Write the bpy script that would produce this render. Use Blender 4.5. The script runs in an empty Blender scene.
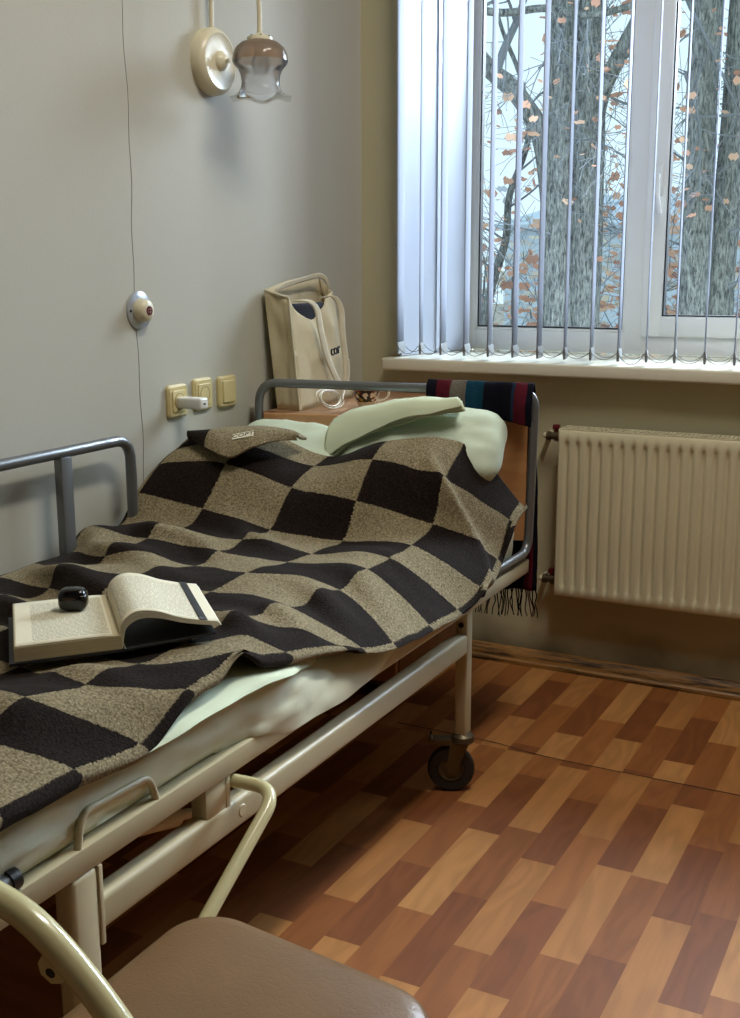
import bpy, bmesh, math, random
from mathutils import Vector, Matrix, noise
PI = math.pi
sc = bpy.context.scene
col = sc.collection
random.seed(7)

# ------------------------------------------------------------------ helpers
def new_mat(name):
    m = bpy.data.materials.new(name); m.use_nodes = True
    nt = m.node_tree
    return m, nt, nt.nodes['Principled BSDF']

def srgb(r, g, b):
    f = lambda c: (c/255)/12.92 if c <= 10 else (((c/255)+.055)/1.055)**2.4
    return (f(r), f(g), f(b), 1)

def N(nt, typ, **kw):
    n = nt.nodes.new(typ)
    for k, v in kw.items():
        if k.startswith('i_'):
            key = k[2:]
            key = int(key) if key.isdigit() else key.replace('_', ' ')
            n.inputs[key].default_value = v
        else:
            setattr(n, k, v)
    return n

def L(nt, a, ao, b, bi):
    nt.links.new(a.outputs[ao], b.inputs[bi])

def simple(name, c, rough=.5, metal=0, noise_amt=.06, nscale=8, bump=0, bscale=60, spec=None, stretch=None, coat=0):
    m, nt, p = new_mat(name)
    tc = N(nt, 'ShaderNodeTexCoord')
    src, so = tc, 'Object'
    if stretch:
        mp = N(nt, 'ShaderNodeMapping'); mp.inputs['Scale'].default_value = stretch
        L(nt, tc, 'Object', mp, 'Vector'); src, so = mp, 'Vector'
    nz = N(nt, 'ShaderNodeTexNoise', i_Scale=nscale, i_Detail=5)
    L(nt, src, so, nz, 'Vector')
    mr = N(nt, 'ShaderNodeMapRange'); mr.inputs[3].default_value = 1-noise_amt*2; mr.inputs[4].default_value = 1+noise_amt*2
    L(nt, nz, 'Fac', mr, 0)
    vm = N(nt, 'ShaderNodeVectorMath', operation='SCALE'); vm.inputs[0].default_value = c[:3]
    L(nt, mr, 0, vm, 'Scale'); L(nt, vm, 0, p, 'Base Color')
    p.inputs['Roughness'].default_value = rough; p.inputs['Metallic'].default_value = metal
    if spec is not None: p.inputs['Specular IOR Level'].default_value = spec
    if coat: p.inputs['Coat Weight'].default_value = coat
    if bump:
        n2 = N(nt, 'ShaderNodeTexNoise', i_Scale=bscale, i_Detail=4)
        L(nt, src, so, n2, 'Vector')
        b = N(nt, 'ShaderNodeBump', i_Strength=bump, i_Distance=.004)
        L(nt, n2, 'Fac', b, 'Height'); L(nt, b, 0, p, 'Normal')
    return m

def finish(name, bm, mat, parent=None, smooth=True, loc=None, angle=40):
    me = bpy.data.meshes.new(name)
    bmesh.ops.recalc_face_normals(bm, faces=bm.faces[:])
    bm.to_mesh(me); bm.free()
    o = bpy.data.objects.new(name, me); col.objects.link(o)
    if mat: me.materials.append(mat)
    if smooth:
        for p in me.polygons: p.use_smooth = True
        try: me.set_sharp_from_angle(angle=math.radians(angle))
        except Exception: pass
    if parent: attach(o, parent)
    return o

def attach(o, parent):
    # geometry is written in world coordinates; keep it there under its parent
    o.parent = parent
    mw = world(parent)
    o.matrix_parent_inverse = mw.inverted()

def world(o):
    m = o.matrix_basis.copy() if not o.parent else world(o.parent) @ o.matrix_parent_inverse @ o.matrix_basis
    return m

def tag(o, label=None, cat=None, group=None, kind=None):
    if label: o['label'] = label
    if cat: o['category'] = cat
    if group: o['group'] = group
    if kind: o['kind'] = kind
    return o

def empty(name, loc, label=None, cat=None, group=None, kind=None):
    o = bpy.data.objects.new(name, None); col.objects.link(o); o.location = loc
    o.empty_display_size = .05
    return tag(o, label, cat, group, kind)

def add_box(bm, lo, hi, bev=0, segs=2):
    lo, hi = Vector(lo), Vector(hi)
    r = bmesh.ops.create_cube(bm, size=1, matrix=Matrix.Translation((lo+hi)/2) @ Matrix.Diagonal((*(hi-lo), 1)))
    if bev:
        es = list({e for v in r['verts'] for e in v.link_edges})
        bmesh.ops.bevel(bm, geom=es, offset=bev, segments=segs, affect='EDGES', profile=.5)
    return bm

def box(lo, hi, bev=0, segs=2):
    return add_box(bmesh.new(), lo, hi, bev, segs)

def smooth_path(pts, n=8, closed=False):
    P = [Vector(p) for p in pts]; out = []
    m = len(P)
    rng = m if closed else m-1
    for i in range(rng):
        if closed: a, b, c, d = P[(i-1) % m], P[i], P[(i+1) % m], P[(i+2) % m]
        else: a, b, c, d = P[max(i-1, 0)], P[i], P[i+1], P[min(i+2, m-1)]
        for k in range(n):
            t = k/n
            out.append(.5*((2*b)+(-a+c)*t+(2*a-5*b+4*c-d)*t*t+(-a+3*b-3*c+d)*t*t*t))
    if not closed: out.append(P[-1])
    return out

def round_path(pts, rad, n=8):
    """polyline with its corners rounded by radius rad"""
    P = [Vector(p) for p in pts]; out = [P[0]]
    for i in range(1, len(P)-1):
        a, b, c = P[i-1], P[i], P[i+1]
        r = rad[i-1] if isinstance(rad, (list, tuple)) else rad
        d1 = (a-b); d2 = (c-b)
        k = min(r, d1.length*.49, d2.length*.49)
        s, e = b+d1.normalized()*k, b+d2.normalized()*k
        for j in range(n+1):
            t = j/n
            out.append((1-t)**2*s+2*t*(1-t)*b+t*t*e)
    out.append(P[-1])
    return out

def add_tube(bm, path, r, seg=12, caps=True, flat=1.0):
    P = [Vector(p) for p in path]
    n = len(P)
    rr = r if callable(r) else (lambda t: r)
    T = []
    for i in range(n):
        a = P[max(i-1, 0)]; b = P[min(i+1, n-1)]
        d = b-a
        T.append(d.normalized() if d.length > 1e-9 else Vector((0, 0, 1)))
    up = Vector((0, 0, 1))
    if abs(T[0].dot(up)) > .9: up = Vector((0, 1, 0))
    u = (up-T[0]*up.dot(T[0])).normalized()
    rings = []
    for i in range(n):
        u = u-T[i]*u.dot(T[i])
        u = u.normalized() if u.length > 1e-9 else T[i].orthogonal().normalized()
        v = T[i].cross(u)
        R = rr(i/(n-1) if n > 1 else 0)
        rings.append([bm.verts.new(P[i]+u*math.cos(2*PI*k/seg)*R*flat+v*math.sin(2*PI*k/seg)*R) for k in range(seg)])
    for i in range(n-1):
        for k in range(seg):
            bm.faces.new((rings[i][k], rings[i][(k+1) % seg], rings[i+1][(k+1) % seg], rings[i+1][k]))
    if caps:
        bm.faces.new(rings[0][::-1]); bm.faces.new(rings[-1])
    return bm

def tube(path, r, seg=12, **k):
    return add_tube(bmesh.new(), path, r, seg, **k)

def add_lathe(bm, prof, M, seg=32, rmod=None):
    """prof: list of (radius, height) spun about local z, then placed by M"""
    rings = []
    for (r, h) in prof:
        if r < 1e-6:
            rings.append([bm.verts.new(M @ Vector((0, 0, h)))])
        else:
            ring = []
            for k in range(seg):
                a = 2*PI*k/seg
                q, hh = (r, h) if rmod is None else rmod(r, h, a)
                ring.append(bm.verts.new(M @ Vector((q*math.cos(a), q*math.sin(a), hh))))
            rings.append(ring)
    for A, B in zip(rings, rings[1:]):
        if len(A) == 1 and len(B) == 1: continue
        for k in range(seg):
            j = (k+1) % seg
            if len(A) == 1: bm.faces.new((A[0], B[k], B[j]))
            elif len(B) == 1: bm.faces.new((A[k], A[j], B[0]))
            else: bm.faces.new((A[k], A[j], B[j], B[k]))
    return bm

def lathe(prof, M, seg=32, rmod=None):
    return add_lathe(bmesh.new(), prof, M, seg, rmod)

def axis_mat(origin, z):
    z = Vector(z).normalized()
    return Matrix.Translation(origin) @ z.to_track_quat('Z', 'Y').to_matrix().to_4x4()

def cr(a, b, c, d, t):
    return .5*((2*b)+(-a+c)*t+(2*a-5*b+4*c-d)*t*t+(-a+3*b-3*c+d)*t*t*t)

def patch(nodes, nu, nv):
    """nodes[i][j] control points -> dense grid through them (Catmull-Rom both ways); returns points and (i,j) parameters"""
    R = len(nodes); C = len(nodes[0])
    G = [[Vector(p) for p in row] for row in nodes]
    def at(row, s):
        j = min(int(s), C-2); t = s-j
        return cr(row[max(j-1, 0)], row[j], row[j+1], row[min(j+2, C-1)], t)
    out = []; par = []
    for iu in range((R-1)*nu+1):
        s = iu/nu; i = min(int(s), R-2); t = s-i
        line = []; pl = []
        for jv in range((C-1)*nv+1):
            q = jv/nv
            rows = [at(G[k], q) for k in (max(i-1, 0), i, i+1, min(i+2, R-1))]
            line.append(cr(*rows, t)); pl.append((s, q))
        out.append(line); par.append(pl)
    return out, par

def grid_mesh(name, pts, mat, parent=None, uv=None, solid=0, subd=0, offset=-1):
    bm = bmesh.new()
    V = [[bm.verts.new(p) for p in row] for row in pts]
    uvl = bm.loops.layers.uv.new('UVMap') if uv else None
    for i in range(len(pts)-1):
        for j in range(len(pts[0])-1):
            f = bm.faces.new((V[i][j], V[i+1][j], V[i+1][j+1], V[i][j+1]))
            if uv:
                for lp, (a, b) in zip(f.loops, ((i, j), (i+1, j), (i+1, j+1), (i, j+1))):
                    lp[uvl].uv = uv[a][b]
    o = finish(name, bm, mat, parent, angle=180)
    if solid:
        md = o.modifiers.new('thick', 'SOLIDIFY'); md.thickness = solid; md.offset = offset
    if subd:
        md = o.modifiers.new('sub', 'SUBSURF'); md.levels = subd; md.render_levels = subd
    return o

def text_mesh(name, s, size, M, mat, parent, depth=.0006, spacing=1.0):
    cu = bpy.data.curves.new(name, 'FONT'); cu.body = s; cu.size = size; cu.extrude = depth
    cu.align_x = 'CENTER'; cu.align_y = 'CENTER'; cu.space_character = spacing
    t = bpy.data.objects.new(name, cu); col.objects.link(t)
    bpy.context.view_layer.update()
    me = bpy.data.meshes.new_from_object(t.evaluated_get(bpy.context.evaluated_depsgraph_get()))
    bpy.data.objects.remove(t)
    me.transform(M)
    o = bpy.data.objects.new(name, me); col.objects.link(o)
    me.materials.clear(); me.materials.append(mat)
    if parent: attach(o, parent)
    return o

def frame_mat(origin, ex, ey):
    ex = Vector(ex).normalized(); ey = Vector(ey); ey = (ey-ex*ey.dot(ex)).normalized(); ez = ex.cross(ey)
    m = Matrix((ex, ey, ez)).transposed().to_4x4(); m.translation = Vector(origin)
    return m

# ------------------------------------------------------------------ materials
def wall_mat(name, base, dark_foot=False, grain=.5):
    m, nt, p = new_mat(name)
    tc = N(nt, 'ShaderNodeTexCoord')
    n1 = N(nt, 'ShaderNodeTexNoise', i_Scale=1.6, i_Detail=4); L(nt, tc, 'Object', n1, 'Vector')
    n2 = N(nt, 'ShaderNodeTexNoise', i_Scale=160, i_Detail=3); L(nt, tc, 'Object', n2, 'Vector')
    r1 = N(nt, 'ShaderNodeMapRange'); r1.inputs[3].default_value = .95; r1.inputs[4].default_value = 1.05
    r2 = N(nt, 'ShaderNodeMapRange'); r2.inputs[3].default_value = .96; r2.inputs[4].default_value = 1.04
    L(nt, n1, 'Fac', r1, 0); L(nt, n2, 'Fac', r2, 0)
    mu = N(nt, 'ShaderNodeMath', operation='MULTIPLY'); L(nt, r1, 0, mu, 0); L(nt, r2, 0, mu, 1)
    vm = N(nt, 'ShaderNodeVectorMath', operation='SCALE'); vm.inputs[0].default_value = base[:3]
    L(nt, mu, 0, vm, 'Scale')
    last, lo = vm, 0
    if dark_foot:   # darker olive brown towards the skirting, broken up by noise
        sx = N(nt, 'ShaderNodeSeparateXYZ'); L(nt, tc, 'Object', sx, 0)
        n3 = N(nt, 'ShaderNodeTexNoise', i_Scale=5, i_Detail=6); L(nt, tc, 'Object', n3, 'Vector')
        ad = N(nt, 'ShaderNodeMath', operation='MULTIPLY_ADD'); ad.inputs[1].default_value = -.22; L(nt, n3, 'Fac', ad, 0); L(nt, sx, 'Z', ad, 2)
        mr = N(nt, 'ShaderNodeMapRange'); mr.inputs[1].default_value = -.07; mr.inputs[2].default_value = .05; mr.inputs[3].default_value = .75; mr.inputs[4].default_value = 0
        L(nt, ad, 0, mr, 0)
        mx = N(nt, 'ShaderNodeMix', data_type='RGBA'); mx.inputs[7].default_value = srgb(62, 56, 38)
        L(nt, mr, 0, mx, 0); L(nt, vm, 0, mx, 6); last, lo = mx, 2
    L(nt, last, lo, p, 'Base Color')
    p.inputs['Roughness'].default_value = .62
    n4 = N(nt, 'ShaderNodeTexNoise', i_Scale=90, i_Detail=3); L(nt, tc, 'Object', n4, 'Vector')
    b = N(nt, 'ShaderNodeBump', i_Strength=.12*grain, i_Distance=.004); L(nt, n4, 'Fac', b, 'Height'); L(nt, b, 0, p, 'Normal')
    return m

M_WALL = wall_mat('painted_wall', srgb(188, 186, 172))
M_WALLB = wall_mat('light_tinted_window_wall', srgb(190, 183, 150), dark_foot=True)  # same paint as the left wall, yellowed to carry its warmer light
M_CEIL = wall_mat('ceiling_paint', srgb(200, 198, 188))
M_WALLF = wall_mat('bounce_cut_wall_paint', srgb(142, 132, 106))  # unseen walls, darkened to cut the light they bounce back
M_WHITE = simple('white_gloss_paint', srgb(180, 186, 200), .35, noise_amt=.02)
M_PVC = simple('white_pvc', srgb(222, 224, 222), .3, noise_amt=.015)
M_SEAL = simple('black_rubber_seal', srgb(22, 24, 28), .6)
M_SILL = simple('sill_laminate', srgb(220, 216, 198), .3, noise_amt=.02)
M_BLIND = simple('blind_fabric', srgb(198, 204, 216), .8, noise_amt=.03, nscale=40)
M_WEIGHT = simple('blind_weight_plastic', srgb(120, 122, 122), .5)
M_CREAM = simple('cream_metal_paint', srgb(190, 180, 148), .38, noise_amt=.03, nscale=14)
M_CHAIRT = simple('cream_chair_enamel', srgb(205, 197, 152), .22, noise_amt=.03, coat=.4)
M_GREY = simple('grey_metal_paint', srgb(118, 120, 121), .32, metal=.55, noise_amt=.03)
M_BLACKP = simple('black_plastic', srgb(20, 20, 22), .35)
M_RAD = simple('radiator_enamel', srgb(212, 204, 172), .35, noise_amt=.03)
M_RADDK = simple('radiator_inside', srgb(70, 66, 52), .6)
M_BRASS = simple('aged_brass', srgb(96, 84, 62), .4, metal=.7)
M_REDPL = simple('red_plastic', srgb(96, 20, 24), .4)
M_SOCK = simple('yellowed_plastic', srgb(213, 196, 142), .35, noise_amt=.02)
M_SOCKD = simple('socket_recess', srgb(150, 128, 74), .45)
M_CHGR = simple('white_plastic', srgb(228, 228, 222), .3, noise_amt=.01)
M_DARK = simple('dark_slot', srgb(14, 13, 12), .6)
M_LAMPC = simple('lamp_cream_enamel', srgb(220, 212, 184), .3, noise_amt=.02)
M_PLATE = simple('grey_plate', srgb(178, 184, 190), .25, metal=.3)
M_RUB = simple('dark_rubber', srgb(38, 34, 30), .6, noise_amt=.1)
M_CAST = simple('dull_cast_metal', srgb(92, 82, 62), .42, metal=.7, noise_amt=.12, nscale=30)
M_TOTE = simple('natural_canvas', srgb(200, 186, 152), .9, noise_amt=.05, nscale=30, bump=.35, bscale=300)
M_STRAP = simple('canvas_strap', srgb(206, 196, 170), .9, noise_amt=.05, nscale=60, bump=.3, bscale=400)
M_NAVY = simple('navy_cloth', srgb(16, 18, 30), .9)
M_INK = simple('black_print', srgb(24, 24, 26), .7)
M_SHEET = simple('pale_green_cotton', srgb(204, 214, 184), .8, noise_amt=.03, nscale=6, bump=.25, bscale=25)
M_SHEET2 = simple('ivory_cotton', srgb(218, 220, 194), .8, noise_amt=.03, nscale=6, bump=.25, bscale=20)
M_PILLOW = simple('mint_pillowcase', srgb(206, 220, 198), .8, noise_amt=.025, nscale=8, bump=.25, bscale=22)
M_CASE = simple('black_gloss_plastic', srgb(9, 9, 10), .12)
M_COVER = simple('book_cover_dark', srgb(30, 32, 34), .5)
M_CABLE = simple('white_cable', srgb(214, 208, 188), .4)
M_SKIRT = None

def wood_mat(name, a, b, scale=1.0, rough=.4, axis='x'):
    m, nt, p = new_mat(name)
    tc = N(nt, 'ShaderNodeTexCoord'); mp = N(nt, 'ShaderNodeMapping')
    mp.inputs['Scale'].default_value = {'x': (1.2*scale, 14*scale, 14*scale), 'y': (14*scale, 1.2*scale, 14*scale), 'z': (14*scale, 14*scale, 1.2*scale)}[axis]
    L(nt, tc, 'Object', mp, 'Vector')
    n1 = N(nt, 'ShaderNodeTexNoise', i_Scale=2.2, i_Detail=7, i_Distortion=.6); L(nt, mp, 0, n1, 'Vector')
    cr_ = N(nt, 'ShaderNodeValToRGB'); cr_.color_ramp.elements[0].color = b; cr_.color_ramp.elements[1].color = a
    cr_.color_ramp.elements[0].position = .3; cr_.color_ramp.elements[1].position = .68
    L(nt, n1, 'Fac', cr_, 0); L(nt, cr_, 0, p, 'Base Color')
    p.inputs['Roughness'].default_value = rough
    return m
M_WOOD = wood_mat('beech_laminate', srgb(190, 140, 92), srgb(172, 120, 74))
M_WOODT = wood_mat('nightstand_laminate', srgb(176, 138, 104), srgb(160, 120, 88))
M_WOODK = wood_mat('brown_board', srgb(128, 84, 50), srgb(104, 66, 38))

def skirting_mat():
    m, nt, p = new_mat('worn_skirting')
    tc = N(nt, 'ShaderNodeTexCoord'); mp = N(nt, 'ShaderNodeMapping'); mp.inputs['Scale'].default_value = (3, 30, 60)
    L(nt, tc, 'Object', mp, 'Vector')
    n1 = N(nt, 'ShaderNodeTexNoise', i_Scale=1.5, i_Detail=8, i_Roughness=.7); L(nt, mp, 0, n1, 'Vector')
    r = N(nt, 'ShaderNodeValToRGB'); e = r.color_ramp.elements
    e[0].position = .40; e[0].color = srgb(30, 21, 12); e[1].position = .56; e[1].color = srgb(158, 114, 58)
    x = r.color_ramp.elements.new(.7); x.color = srgb(124, 84, 40)
    L(nt, n1, 'Fac', r, 0); L(nt, r, 0, p, 'Base Color'); p.inputs['Roughness'].default_value = .5
    return m
M_SKIRT = skirting_mat()

def floor_mat():
    m, nt, p = new_mat('plank_vinyl')
    at = N(nt, 'ShaderNodeAttribute', attribute_name='plank')      # r: tone, g: random, b: random
    tc = N(nt, 'ShaderNodeTexCoord')
    sp = N(nt, 'ShaderNodeSeparateColor'); L(nt, at, 'Color', sp, 0)
    cb = N(nt, 'ShaderNodeCombineXYZ')
    s1 = N(nt, 'ShaderNodeMath', operation='MULTIPLY'); s1.inputs[1].default_value = 37; L(nt, sp, 1, s1, 0)
    s2 = N(nt, 'ShaderNodeMath', operation='MULTIPLY'); s2.inputs[1].default_value = 53; L(nt, sp, 2, s2, 0)
    L(nt, s1, 0, cb, 0); L(nt, s2, 0, cb, 1)
    va = N(nt, 'ShaderNodeVectorMath', operation='ADD'); L(nt, tc, 'Object', va, 0); L(nt, cb, 0, va, 1)
    mp = N(nt, 'ShaderNodeMapping'); mp.inputs['Scale'].default_value = (11, 2.2, 1); L(nt, va, 0, mp, 'Vector')
    n1 = N(nt, 'ShaderNodeTexNoise', i_Scale=1.0, i_Detail=2, i_Distortion=.4); L(nt, mp, 0, n1, 'Vector')
    mul = N(nt, 'ShaderNodeMath', operation='MULTIPLY'); mul.inputs[1].default_value = 34; L(nt, n1, 'Fac', mul, 0)
    sn = N(nt, 'ShaderNodeMath', operation='SINE'); L(nt, mul, 0, sn, 0)
    mp2 = N(nt, 'ShaderNodeMapping'); mp2.inputs['Scale'].default_value = (160, 8, 1); L(nt, va, 0, mp2, 'Vector')
    n2 = N(nt, 'ShaderNodeTexNoise', i_Scale=1.0, i_Detail=3); L(nt, mp2, 0, n2, 'Vector')
    ramp = N(nt, 'ShaderNodeValToRGB'); e = ramp.color_ramp.elements
    e[0].position = 0; e[0].color = srgb(120, 69, 36)
    e[1].position = 1; e[1].color = srgb(177, 125, 72)
    k = e.new(.5); k.color = srgb(150, 94, 48)
    L(nt, sp, 0, ramp, 0)
    g = N(nt, 'ShaderNodeMath', operation='MULTIPLY_ADD'); g.inputs[1].default_value = .085; g.inputs[2].default_value = .97; L(nt, sn, 0, g, 0)
    g2 = N(nt, 'ShaderNodeMath', operation='MULTIPLY_ADD'); g2.inputs[1].default_value = .22; g2.inputs[2].default_value = .89; L(nt, n2, 'Fac', g2, 0)
    gg = N(nt, 'ShaderNodeMath', operation='MULTIPLY'); L(nt, g, 0, gg, 0); L(nt, g2, 0, gg, 1)
    vm = N(nt, 'ShaderNodeVectorMath', operation='SCALE'); L(nt, ramp, 0, vm, 0); L(nt, gg, 0, vm, 'Scale')
    L(nt, vm, 0, p, 'Base Color'); p.inputs['Roughness'].default_value = .55
    p.inputs['Specular IOR Level'].default_value = .2
    b = N(nt, 'ShaderNodeBump', i_Strength=.05, i_Distance=.002); L(nt, n2, 'Fac', b, 'Height'); L(nt, b, 0, p, 'Normal')
    return m
M_FLOOR = floor_mat()

def blanket_mat(name, flip=0):
    m, nt, p = new_mat(name)
    uv = N(nt, 'ShaderNodeUVMap', uv_map='UVMap')
    tc = N(nt, 'ShaderNodeTexCoord')
    nf = N(nt, 'ShaderNodeTexNoise', i_Scale=230, i_Detail=3, i_Roughness=.7); L(nt, tc, 'Object', nf, 'Vector')
    nb = N(nt, 'ShaderNodeTexNoise', i_Scale=26, i_Detail=3); L(nt, tc, 'Object', nb, 'Vector')
    # woolly edge: shift the lookup a little with noise
    v1 = N(nt, 'ShaderNodeVectorMath', operation='SUBTRACT'); v1.inputs[1].default_value = (.5, .5, .5); L(nt, nf, 'Color', v1, 0)
    v2 = N(nt, 'ShaderNodeVectorMath', operation='SCALE'); v2.inputs['Scale'].default_value = .09; L(nt, v1, 0, v2, 0)
    v3 = N(nt, 'ShaderNodeVectorMath', operation='ADD'); L(nt, uv, 0, v3, 0); L(nt, v2, 0, v3, 1)
    ck = N(nt, 'ShaderNodeTexChecker', i_Scale=1.0)
    off = N(nt, 'ShaderNodeVectorMath', operation='ADD'); off.inputs[1].default_value = (21+flip, 20, .5); L(nt, v3, 0, off, 0)
    L(nt, off, 0, ck, 'Vector'); ck.inputs[1].default_value = (1, 1, 1, 1); ck.inputs[2].default_value = (0, 0, 0, 1)
    # colours with flecks
    r = N(nt, 'ShaderNodeValToRGB'); e = r.color_ramp.elements
    e[0].position = .36; e[0].color = srgb(94, 83, 60); e[1].position = .66; e[1].color = srgb(158, 145, 116)
    L(nt, nf, 'Fac', r, 0)
    r2 = N(nt, 'ShaderNodeValToRGB'); e = r2.color_ramp.elements
    e[0].position = .40; e[0].color = srgb(15, 10, 8); e[1].position = .80; e[1].color = srgb(50, 38, 31)
    L(nt, nf, 'Fac', r2, 0)
    mx = N(nt, 'ShaderNodeMix', data_type='RGBA'); L(nt, ck, 'Fac', mx, 0); L(nt, r, 0, mx, 6); L(nt, r2, 0, mx, 7)
    mr = N(nt, 'ShaderNodeMapRange'); mr.inputs[3].default_value = .86; mr.inputs[4].default_value = 1.14; L(nt, nb, 'Fac', mr, 0)
    vm = N(nt, 'ShaderNodeVectorMath', operation='SCALE'); L(nt, mx, 2, vm, 0); L(nt, mr, 0, vm, 'Scale')
    L(nt, vm, 0, p, 'Base Color'); p.inputs['Roughness'].default_value = .95
    p.inputs['Specular IOR Level'].default_value = .1
    p.inputs['Sheen Weight'].default_value = .05; p.inputs['Sheen Roughness'].default_value = .5
    p.inputs['Sheen Tint'].default_value = srgb(210, 200, 185)
    b = N(nt, 'ShaderNodeBump', i_Strength=.6, i_Distance=.004); L(nt, nf, 'Fac', b, 'Height'); L(nt, b, 0, p, 'Normal')
    return m
M_BLANKET = blanket_mat('checked_wool')

def leather_mat():
    m, nt, p = new_mat('brown_vinyl')
    tc = N(nt, 'ShaderNodeTexCoord')
    n0 = N(nt, 'ShaderNodeTexNoise', i_Scale=14, i_Detail=3); L(nt, tc, 'Object', n0, 'Vector')
    mixv = N(nt, 'ShaderNodeVectorMath', operation='MULTIPLY_ADD'); mixv.inputs[1].default_value = (.16, .16, .16); L(nt, n0, 'Color', mixv, 0); L(nt, tc, 'Object', mixv, 2)
    vo = N(nt, 'ShaderNodeTexVoronoi', feature='DISTANCE_TO_EDGE', i_Scale=60); L(nt, mixv, 0, vo, 'Vector')
    r = N(nt, 'ShaderNodeMapRange'); r.inputs[1].default_value = 0; r.inputs[2].default_value = .12; L(nt, vo, 0, r, 0)
    b = N(nt, 'ShaderNodeBump', i_Strength=.13, i_Distance=.0012); L(nt, r, 0, b, 'Height'); L(nt, b, 0, p, 'Normal')
    n1 = N(nt, 'ShaderNodeTexNoise', i_Scale=9, i_Detail=4); L(nt, tc, 'Object', n1, 'Vector')
    cr_ = N(nt, 'ShaderNodeValToRGB'); cr_.color_ramp.elements[0].color = srgb(104, 77, 50); cr_.color_ramp.elements[1].color = srgb(128, 97, 64)
    L(nt, n1, 'Fac', cr_, 0); L(nt, cr_, 0, p, 'Base Color'); p.inputs['Roughness'].default_value = .36
    return m
M_VINYL = leather_mat()

def glass_pane_mat():
    m, nt, p = new_mat('window_glass'); nt.nodes.remove(p)
    out = nt.nodes['Material Output']
    tr = N(nt, 'ShaderNodeBsdfTransparent'); tr.inputs[0].default_value = (.96, .98, .985, 1)
    gl = N(nt, 'ShaderNodeBsdfGlossy', i_Roughness=.02)
    fr = N(nt, 'ShaderNodeFresnel', i_IOR=1.3)
    mx = N(nt, 'ShaderNodeMixShader'); L(nt, fr, 0, mx, 0); L(nt, tr, 0, mx, 1); L(nt, gl, 0, mx, 2)
    L(nt, mx, 0, out, 0)
    return m
M_GLASS = glass_pane_mat()

def shade_mat(name, tint, opac):
    m, nt, p = new_mat(name); nt.nodes.remove(p)
    out = nt.nodes['Material Output']
    tr = N(nt, 'ShaderNodeBsdfTransparent'); tr.inputs[0].default_value = tint
    df = N(nt, 'ShaderNodeBsdfTranslucent'); df.inputs[0].default_value = tint
    d2 = N(nt, 'ShaderNodeBsdfDiffuse'); d2.inputs[0].default_value = tint
    md = N(nt, 'ShaderNodeMixShader', i_0=.5); L(nt, df, 0, md, 1); L(nt, d2, 0, md, 2)
    m1 = N(nt, 'ShaderNodeMixShader', i_0=opac); L(nt, tr, 0, m1, 1); L(nt, md, 0, m1, 2)
    gl = N(nt, 'ShaderNodeBsdfGlossy', i_Roughness=.06)
    fr = N(nt, 'ShaderNodeFresnel', i_IOR=1.28)
    mx = N(nt, 'ShaderNodeMixShader'); L(nt, fr, 0, mx, 0); L(nt, m1, 0, mx, 1); L(nt, gl, 0, mx, 2)
    L(nt, mx, 0, out, 0)
    return m
M_AMBER = shade_mat('amber_glass', srgb(206, 184, 164), .42)
M_CLEAR = shade_mat('frosted_glass', srgb(236, 238, 240), .30)

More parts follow.
